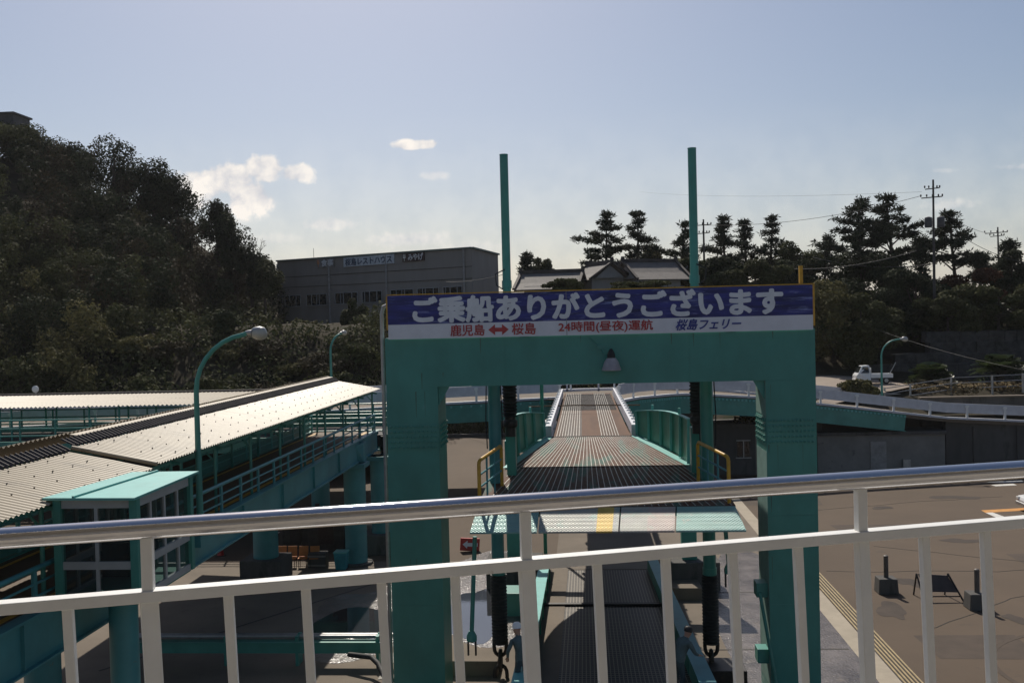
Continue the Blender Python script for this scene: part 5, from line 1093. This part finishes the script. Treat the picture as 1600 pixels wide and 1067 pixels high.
# expansion joints and the raised pad on the left apron
b = MB()
for (a, c) in (((-16.5, 31), (-9.2, 42)), ((-1.5, 33), (8.8, 33.2)), ((-1.5, 27), (8.8, 27)), ((3, 40), (8.8, 40.1))): b.bar((a[0], a[1], .012), (c[0], c[1], .012), .09, .004)
b.build('ground_joint', mat('dark_joint', (.05, .045, .04), .9), kind='structure')
p = atZ(345, 868, 0); t = empty('traffic_cone', p, 'small red traffic cone on the ground below the footbridge', 'cone'); b = MB(); b.lathe(p+Vector((0, 0, .04)), [(.17, 0), (.05, .6), (.03, .65)], 14); b.build('cone', RED, t, True)
b = MB(); b.box(p+Vector((0, 0, .02)), (.42, .42, .04)); b.build('foot', IRON, t)
p = atZ(734, 862, 0); t = empty('arrow_sign', p, 'red box sign with a white left-pointing arrow on the ground beside the left column', 'sign')
fx = Vector((.97, .22, -.10)).normalized(); fz = Vector((.10, .12, .98)); fz = (fz-fx*fz.dot(fx)).normalized(); fy = fx.cross(fz)
def fp(a, z, y=0): return p+Vector((0, 0, .05))+fx*a+fz*z-fy*y
b = MB(); b.prism([fp(-.48, .0), fp(.48, 0), fp(.48, .62), fp(-.48, .62)], fy*-.22 if fy.y < 0 else fy*.22); b.build('box', RED, t, bevel=.02)
fr_ = -1 if fy.y > 0 else 1
b = MB(); zc = .31
b.prism([fp(a, z, -.012*fr_ if 0 else 0)+fy*(fr_*.012) for a, z in ((-.38, zc), (-.14, zc+.20), (-.14, zc+.09), (.38, zc+.09), (.38, zc-.09), (-.14, zc-.09), (-.14, zc-.20))], fy*(-fr_*.008)); b.build('arrow', LETW, t)
ch0 = None
for i, u in enumerate((424, 436, 453, 471, 489)):
    p = atZ(u, 888, 0)
    if ch0 is None:
        t = empty('chair', (0, 0, 0), 'x', 'chair', 'orange chairs under the footbridge'); b = MB(); b.box((0, 0, .44), (.44, .44, .04)); b.build('seat', ORANGE, t, bevel=.015)
        b = MB(); b.box((0, .21, .72), (.44, .04, .46), rot=Matrix.Rotation(-.18, 3, 'X')); b.build('backrest', ORANGE, t, bevel=.015)
        for sx in (-1, 1):
            for sy in (-1, 1): b = MB(); b.cyl((sx*.18, sy*.18, 0), (sx*.18, sy*.18, .43), .015, 6); b.build('leg', IRON, t)
        ch0 = t
    else: t = copy_tree(ch0)
    t['label'] = ['orange chair half hidden by the square-plinth column, first of the row', 'orange chair just right of the column, second of the row', 'orange chair in the middle of the row under the footbridge', 'orange chair fourth in the row, right of the middle one', 'orange chair at the right end of the row next to the grey crate'][i]
    t.location = (p.x, p.y+.3, .006); t.rotation_euler.z = R_(-4+3*i)
p = atZ(534, 888, 0); t = empty('litter_bin', p, 'teal-blue litter bin in front of the thick round column', 'bin'); b = MB(); b.add([(p.x+sx*w_, p.y+sy*w_, z) for z, w_ in ((.0, .24), (.78, .30)) for sx, sy in ((-1, -1), (1, -1), (1, 1), (-1, 1))], [(0, 3, 2, 1), (4, 5, 6, 7), (0, 1, 5, 4), (1, 2, 6, 5), (2, 3, 7, 6), (3, 0, 4, 7)]); b.build('body', mat('bin_blue', (.04, .26, .30), .5), t, bevel=.02)
b = MB(); b.box((p.x, p.y, .81), (.64, .64, .07)); b.build('lid', TEALL, t, bevel=.02)
p = atZ(495, 887, 0); t = empty('crate', p, 'grey mottled crate between the orange chairs and the litter bin', 'crate'); b = MB(); b.box((p.x, p.y+.3, .34), (.85, .6, .68)); b.build('box', CONCD, t, bevel=.02); b = MB()
for z in (.12, .55): b.box((p.x, p.y-.01, z), (.87, .03, .08))
build_each(b, 'batten', WALLG, t)
DARKM = mat('dark_machine', (.035, .033, .03), .7, var=.4, scale=3)
for i, (u, v, w_, h_, lab) in enumerate(((462, 858, 1.4, 1.3, 'dark green-black machine cabinet behind the orange chairs, left'), (510, 862, 1.9, 2.0, 'tall dark covered equipment behind the crate under the footbridge'), (560, 858, 1.3, 1.2, 'pale-topped cabinet beside the thick round column'))):
    p = atZ(u, v, 0); t = empty('equipment_cabinet', p, lab, 'cabinet', 'equipment under the footbridge'); b = MB(); b.box((p.x, p.y+.6, h_/2), (w_, 1.1, h_)); b.build('body', DARKM if i < 2 else WALLG, t, bevel=.05)
    b = MB(); b.box((p.x, p.y+.03, h_*.55), (w_*.42, .04, h_*.7)); b.cyl((p.x-w_*.3, p.y+.6, h_), (p.x-w_*.3, p.y+.6, h_+.35), .12, 10); b.build('door', IRON, t)
    b = MB(); b.box((p.x, p.y+.6, h_+.03), (w_*1.06, 1.2, .06)); b.build('top', DARKM if i != 2 else GALV, t)
# pipe rack across the apron at lower left
pr = empty('pipe_rack', (-11, 31.6, 0), 'low teal beam carrying two pale pipes across the ground between the columns', 'pipes')
xa, xb = atY(185, 1010, 31.6).x, atY(612, 1010, 31.6).x
b = MB(); b.box(((xa+xb)/2, 31.6, .62), (xb-xa, .22, .36)); b.box(((xa+xb)/2, 31.6, .81), (xb-xa, .34, .03)); b.build('beam', TEAL, pr)
b = MB()
for y, z in ((31.75, .93), (31.95, .92)): b.cyl((xa, y, z), (xb, y, z), .065, 8)
build_each(b, 'pipe', GALV, pr, True)
b = MB()
for f in (.12, .4, .66, .95): b.box((lerp(xa, xb, f), 31.75, .5), (.10, .5, 1.0)); b.tube([(lerp(xa, xb, f), 31.55, .85), (lerp(xa, xb, f), 31.8, 1.03), (lerp(xa, xb, f), 32.1, .85)], .025, 6)
build_each(b, 'support', TEAL, pr)
q0, q1, q2, q3 = atY(545, 1022, 31.2), atY(580, 1026, 30.8), atY(598, 1053, 30.0), atY(618, 1062, 29.6); b = MB(); b.tube([q0, q0.lerp(q1, .6), q1, q1.lerp(q2, .5)+Vector((.05, 0, .05)), q2, q3], .085, 10); tag(b.build('black_hose', RUBBER, None, True), 'thick black hose bending down from the pipe rack to the left column', 'hose')
p = atY(55, 608, 66); t = empty('round_mirror', (p.x, 66, 4.3), 'round white traffic mirror above the far covered roof at left', 'mirror'); b = MB(); b.lathe((p.x, 66, p.z), [(.25, -.05), (.25, 0), (.20, .04), (.05, .07)], 20, (0, -1, 0)); b.build('mirror_face', WHITE, t, True); b = MB(); b.cyl((p.x, 66.08, 4.3), (p.x, 66.08, p.z), .04, 8); b.build('post', GALV, t)
# ---------------------------------------------------------------- people on the lower ramp
UNI = mat('work_uniform', (.085, .125, .125), .85, var=.2, scale=6); UNIT = mat('work_trousers', (.05, .075, .08), .85, var=.2, scale=6); SKIN = mat('skin', (.38, .22, .15), .55, var=.1, scale=8); SHOE = mat('dark_shoe', (.02, .02, .02), .6); HAIR = mat('black_hair', (.012, .011, .011), .6)
def person(loc, rz, label, pose, hat):
    J = {'pel': (0, 0, .93), 'sp1': (.03, 0, 1.10), 'sp2': (.06, 0, 1.28), 'che': (.09, 0, 1.40), 'nec': (.11, 0, 1.50), 'hd1': (.13, 0, 1.58), 'hd2': (.145, 0, 1.67), 'hd3': (.14, 0, 1.745)}
    Rr = {'pel': .15, 'sp1': .135, 'sp2': .15, 'che': .145, 'nec': .06, 'hd1': .075, 'hd2': .095, 'hd3': .07}
    E_ = [('pel', 'sp1'), ('sp1', 'sp2'), ('sp2', 'che'), ('che', 'nec'), ('nec', 'hd1'), ('hd1', 'hd2'), ('hd2', 'hd3')]
    J['nose'] = (.245, 0, 1.645); Rr['nose'] = .018; E_.append(('hd2', 'nose'))
    for s, k in ((1, 'l'), (-1, 'r')):
        J[k+'hip'] = (0, s*.10, .87); J[k+'kne'] = (.04, s*.12, .48); J[k+'ank'] = (-.02, s*.13, .09); J[k+'toe'] = (.16, s*.15, .05)
        for n_, q in (('hip', .095), ('kne', .065), ('ank', .05), ('toe', .042)): Rr[k+n_] = q
        E_ += [('pel', k+'hip'), (k+'hip', k+'kne'), (k+'kne', k+'ank'), (k+'ank', k+'toe')]
        sh = (.09, s*.19, 1.40); el, wr, hn = pose[k]
        J[k+'sho'] = sh; J[k+'elb'] = el; J[k+'wri'] = wr; J[k+'pal'] = hn
        for n_, q in (('sho', .07), ('elb', .05), ('wri', .034), ('pal', .036)): Rr[k+n_] = q
        J[k+'ear'] = (.13, s*.10, 1.65); Rr[k+'ear'] = .02
        E_ += [('che', k+'sho'), (k+'sho', k+'elb'), (k+'elb', k+'wri'), (k+'wri', k+'pal'), ('hd2', k+'ear')]
        d = (Vector(hn)-Vector(wr)).normalized(); sd = d.cross(Vector((0, 0, 1)))
        if sd.length < .2: sd = Vector((1, 0, 0))
        sd.normalize(); dn = Vector((0, 0, -.35))
        for f, (o_, l_) in enumerate(((-.030, .075), (-.010, .088), (.010, .082), (.030, .062))):
            a = Vector(hn)+sd*o_; J[k+'f%da' % f] = a+d*.03; J[k+'f%db' % f] = a+d*(.03+l_*.55)+dn*.03; J[k+'f%dc' % f] = a+d*(.03+l_*.9)+dn*.09
            for c_, q in zip('abc', (.0105, .0095, .008)): Rr[k+'f%d%s' % (f, c_)] = q
            E_ += [(k+'pal', k+'f%da' % f), (k+'f%da' % f, k+'f%db' % f), (k+'f%db' % f, k+'f%dc' % f)]
        a = Vector(hn)-sd*.045*s; J[k+'tha'] = a-d*.015; J[k+'thb'] = a+d*.035-sd*.02*s
        Rr[k+'tha'] = .012; Rr[k+'thb'] = .0095; E_ += [(k+'pal', k+'tha'), (k+'tha', k+'thb')]
    bend = pose.get('bend', 0); piv = Vector((0, 0, .93)); Rm = Matrix.Rotation(bend, 3, 'Y'); up_ = ('sp', 'che', 'nec', 'hd', 'nos')
    for n_ in J:
        v_ = Vector(J[n_])
        if n_.startswith(up_) or n_.endswith(('sho', 'ear')): v_ = piv+Rm @ (v_-piv)
        J[n_] = v_
    nm = list(J); ix = {n_: i for i, n_ in enumerate(nm)}
    me = bpy.data.meshes.new('body'); me.from_pydata([tuple(J[n_]) for n_ in nm], [(ix[a], ix[c]) for a, c in E_], [])
    o = bpy.data.objects.new('tmp_body', me); COL.objects.link(o); sk = o.modifiers.new('skin', 'SKIN'); sk.use_smooth_shade = True; o.modifiers.new('sub', 'SUBSURF').levels = 2
    for i, n_ in enumerate(nm):
        sv = me.skin_vertices[0].data[i]; sv.radius = (Rr[n_], Rr[n_]*(1.15 if n_ in ('sp2', 'che', 'pel', 'sp1') else 1)); sv.use_root = n_ == 'pel'
    bpy.context.view_layer.update(); m2 = bpy.data.meshes.new_from_object(o.evaluated_get(bpy.context.evaluated_depsgraph_get())); bpy.data.objects.remove(o)
    for q in (UNI, UNIT, SKIN, SHOE): m2.materials.append(q)
    nk = J['nec']; wl = Vector(J['lwri']); wr_ = Vector(J['rwri']); hl = Vector(J['lpal']); hr = Vector(J['rpal'])
    for f in m2.polygons:
        c = f.center; f.use_smooth = True; k = 0
        if c.z < .10: k = 3
        elif (c-hl).length < .13 and (c-hl).length < (c-Vector(J['lelb'])).length*.6: k = 2
        elif (c-hr).length < .13 and (c-hr).length < (c-Vector(J['relb'])).length*.6: k = 2
        elif (c-J['hd2']).length < .16 and c.z > nk.z-.02: k = 2
        elif c.z < .93 and abs(c.y) < .24 and (c-hl).length > .2 and (c-hr).length > .2: k = 1
        f.material_index = k
    t = empty('person', (0, 0, 0), label, 'person'); bo_ = bpy.data.objects.new('body', m2); COL.objects.link(bo_); bo_.parent = t
    hc = Vector(J['hd2'])+Rm @ Vector((0, 0, .03))
    for s in (-1, 1):
        b = MB(); b.lathe(hc+Rm @ Vector((.085, s*.034, -.012)), [(.006, -.004), (.012, 0), (.006, .006)], 8, (1, 0, 0)); b.build('eye', HAIR, t)
    b = MB(); b.box(hc+Rm @ Vector((.082, 0, -.085)), (.02, .05, .01)); b.build('mouth', mat('lips', (.30, .13, .11), .6), t)
    ax = Rm @ Vector((0, 0, 1)); b = MB()
    if hat == 'helmet':
        b.lathe(hc+ax*.01, [(.150, 0), (.125, .005), (.122, .05), (.105, .10), (.06, .135), (.015, .145)], 18, ax); b.build('helmet', WHITE, t, True)
        b = MB(); b.tube([hc+Rm @ Vector((.02, .11, -.0)), hc+Rm @ Vector((.06, .07, -.11)), hc+Rm @ Vector((.06, -.07, -.11)), hc+Rm @ Vector((.02, -.11, 0))], .006, 5); b.build('chin_strap', HAIR, t)
    else:
        b.lathe(hc-ax*.03+Rm @ Vector((-.012, 0, 0)), [(.103, -.02), (.112, .03), (.105, .08), (.07, .115), (.02, .128)], 16, ax); b.build('hair', HAIR, t, True)
    t.location = loc; t.rotation_euler.z = rz; return t
yp = 24.2; zf = lwz(yp)-.345
xr = atY(1059, 1000, yp).x
person((xr, yp, zf), R_(35), 'dark-haired worker in grey-teal uniform reaching over the right edge beam of the lower ramp',
       {'l': ((.16, .33, 1.14), (.30, .28, .95), (.36, .25, .89)), 'r': ((.34, -.25, 1.10), (.55, -.14, .98), (.62, -.12, .96)), 'bend': .30}, 'hair')
xl = atY(814, 985, yp).x
person((xl, yp, zf), R_(120), 'worker in white helmet standing by the left edge beam of the lower ramp',
       {'l': ((.14, .32, 1.14), (.28, .26, .95), (.33, .24, .89)), 'r': ((.16, -.31, 1.14), (.32, -.22, 1.02), (.38, -.18, 1.0)), 'bend': .12}, 'helmet')
# the ferry itself: the deck and the deckhouse behind the photographer, which shade and reflect in the railing
dk = MB(); dk.box((0, -.2, 9.68), (26, 7.4, .14)); dk.build('ferry_deck', mat('ferry_deck_paint', (.25, .23, .20), .7, var=.2, scale=1), kind='structure')
dh = MB(); dh.box((0, -4.4, 12.2), (26, 1.0, 5.0)); dh.box((0, -2.2, 13.9), (26, 5.4, .2)); dh.build('ferry_deckhouse', mat('deckhouse_paint', (.52, .50, .47), .6, var=.1, scale=1), kind='structure')
# thin sea air between the quay and the hill
HB = MB(); HB.box((0, 1240, 29), (3200, 2620, 60)); hz_o = HB.build('haze', [], kind='stuff')
hm = bpy.data.materials.new('haze_air'); hm.use_nodes = True; hm.node_tree.nodes.clear(); pv = hm.node_tree.nodes.new('ShaderNodeVolumePrincipled'); ho = hm.node_tree.nodes.new('ShaderNodeOutputMaterial')
pv.inputs['Color'].default_value = (.93, .93, .95, 1); pv.inputs['Density'].default_value = .00012; pv.inputs['Anisotropy'].default_value = .2
hm.node_tree.links.new(pv.outputs[0], ho.inputs['Volume']); hz_o.data.materials.append(hm)
# ---------------------------------------------------------------- ferry railing in the foreground
fr = empty('ferry_railing', (-.19, 2.96, 9.8), 'white ferry deck railing with stainless top rail crossing the foreground', 'railing')
D3 = Vector((3.15, .75, .04)); O_top = Vector((-1.67, 2.61, 10.82)); O_mid = Vector((-1.67, 2.61, 10.622)); Dm = Vector((3.15, .75, .060)); dn = Vector((.03, 0, -1))
b = MB(); b.tube([O_top+D3*t for t in np.linspace(-.6, 1.6, 12)], .0305, 28); b.build('top_rail', CHROME, fr, True)
b = MB(); b.bar(O_mid-Dm*.6, O_mid+Dm*1.6, .05, .034); b.build('mid_rail', WHITE, fr, bevel=.003)
b = MB(); b.bar(O_mid-Dm*.6+dn*.62, O_mid+Dm*1.6+dn*.62, .05, .034); b.build('bottom_rail', WHITE, fr, bevel=.003)
t0 = (-.19+1.67)/3.15; dt = 1.09/3.15/5
yaw_r = math.atan2(.75, 3.15)
for k in range(-12, 14):
    t = t0+dt*k; m = O_mid+Dm*t; tp_ = O_top+D3*t
    post = k % 5 == 0
    if post:
        b = MB(); b.bar(m+dn*.016, m+dn*.85, .026, .050, (math.cos(yaw_r+.35), math.sin(yaw_r+.35), 0)); b.bar(Vector((m.x, m.y, m.z+.016)), tp_-Vector((0, 0, .022)), .033, .033, (math.cos(yaw_r), math.sin(yaw_r), 0)); b.build('post', WHITE, fr, bevel=.003)
    else:
        b = MB(); b.bar(m+dn*.016, m+dn*.61, .028, .028, (math.cos(yaw_r), math.sin(yaw_r), 0)); b.build('baluster', WHITE, fr, bevel=.003)
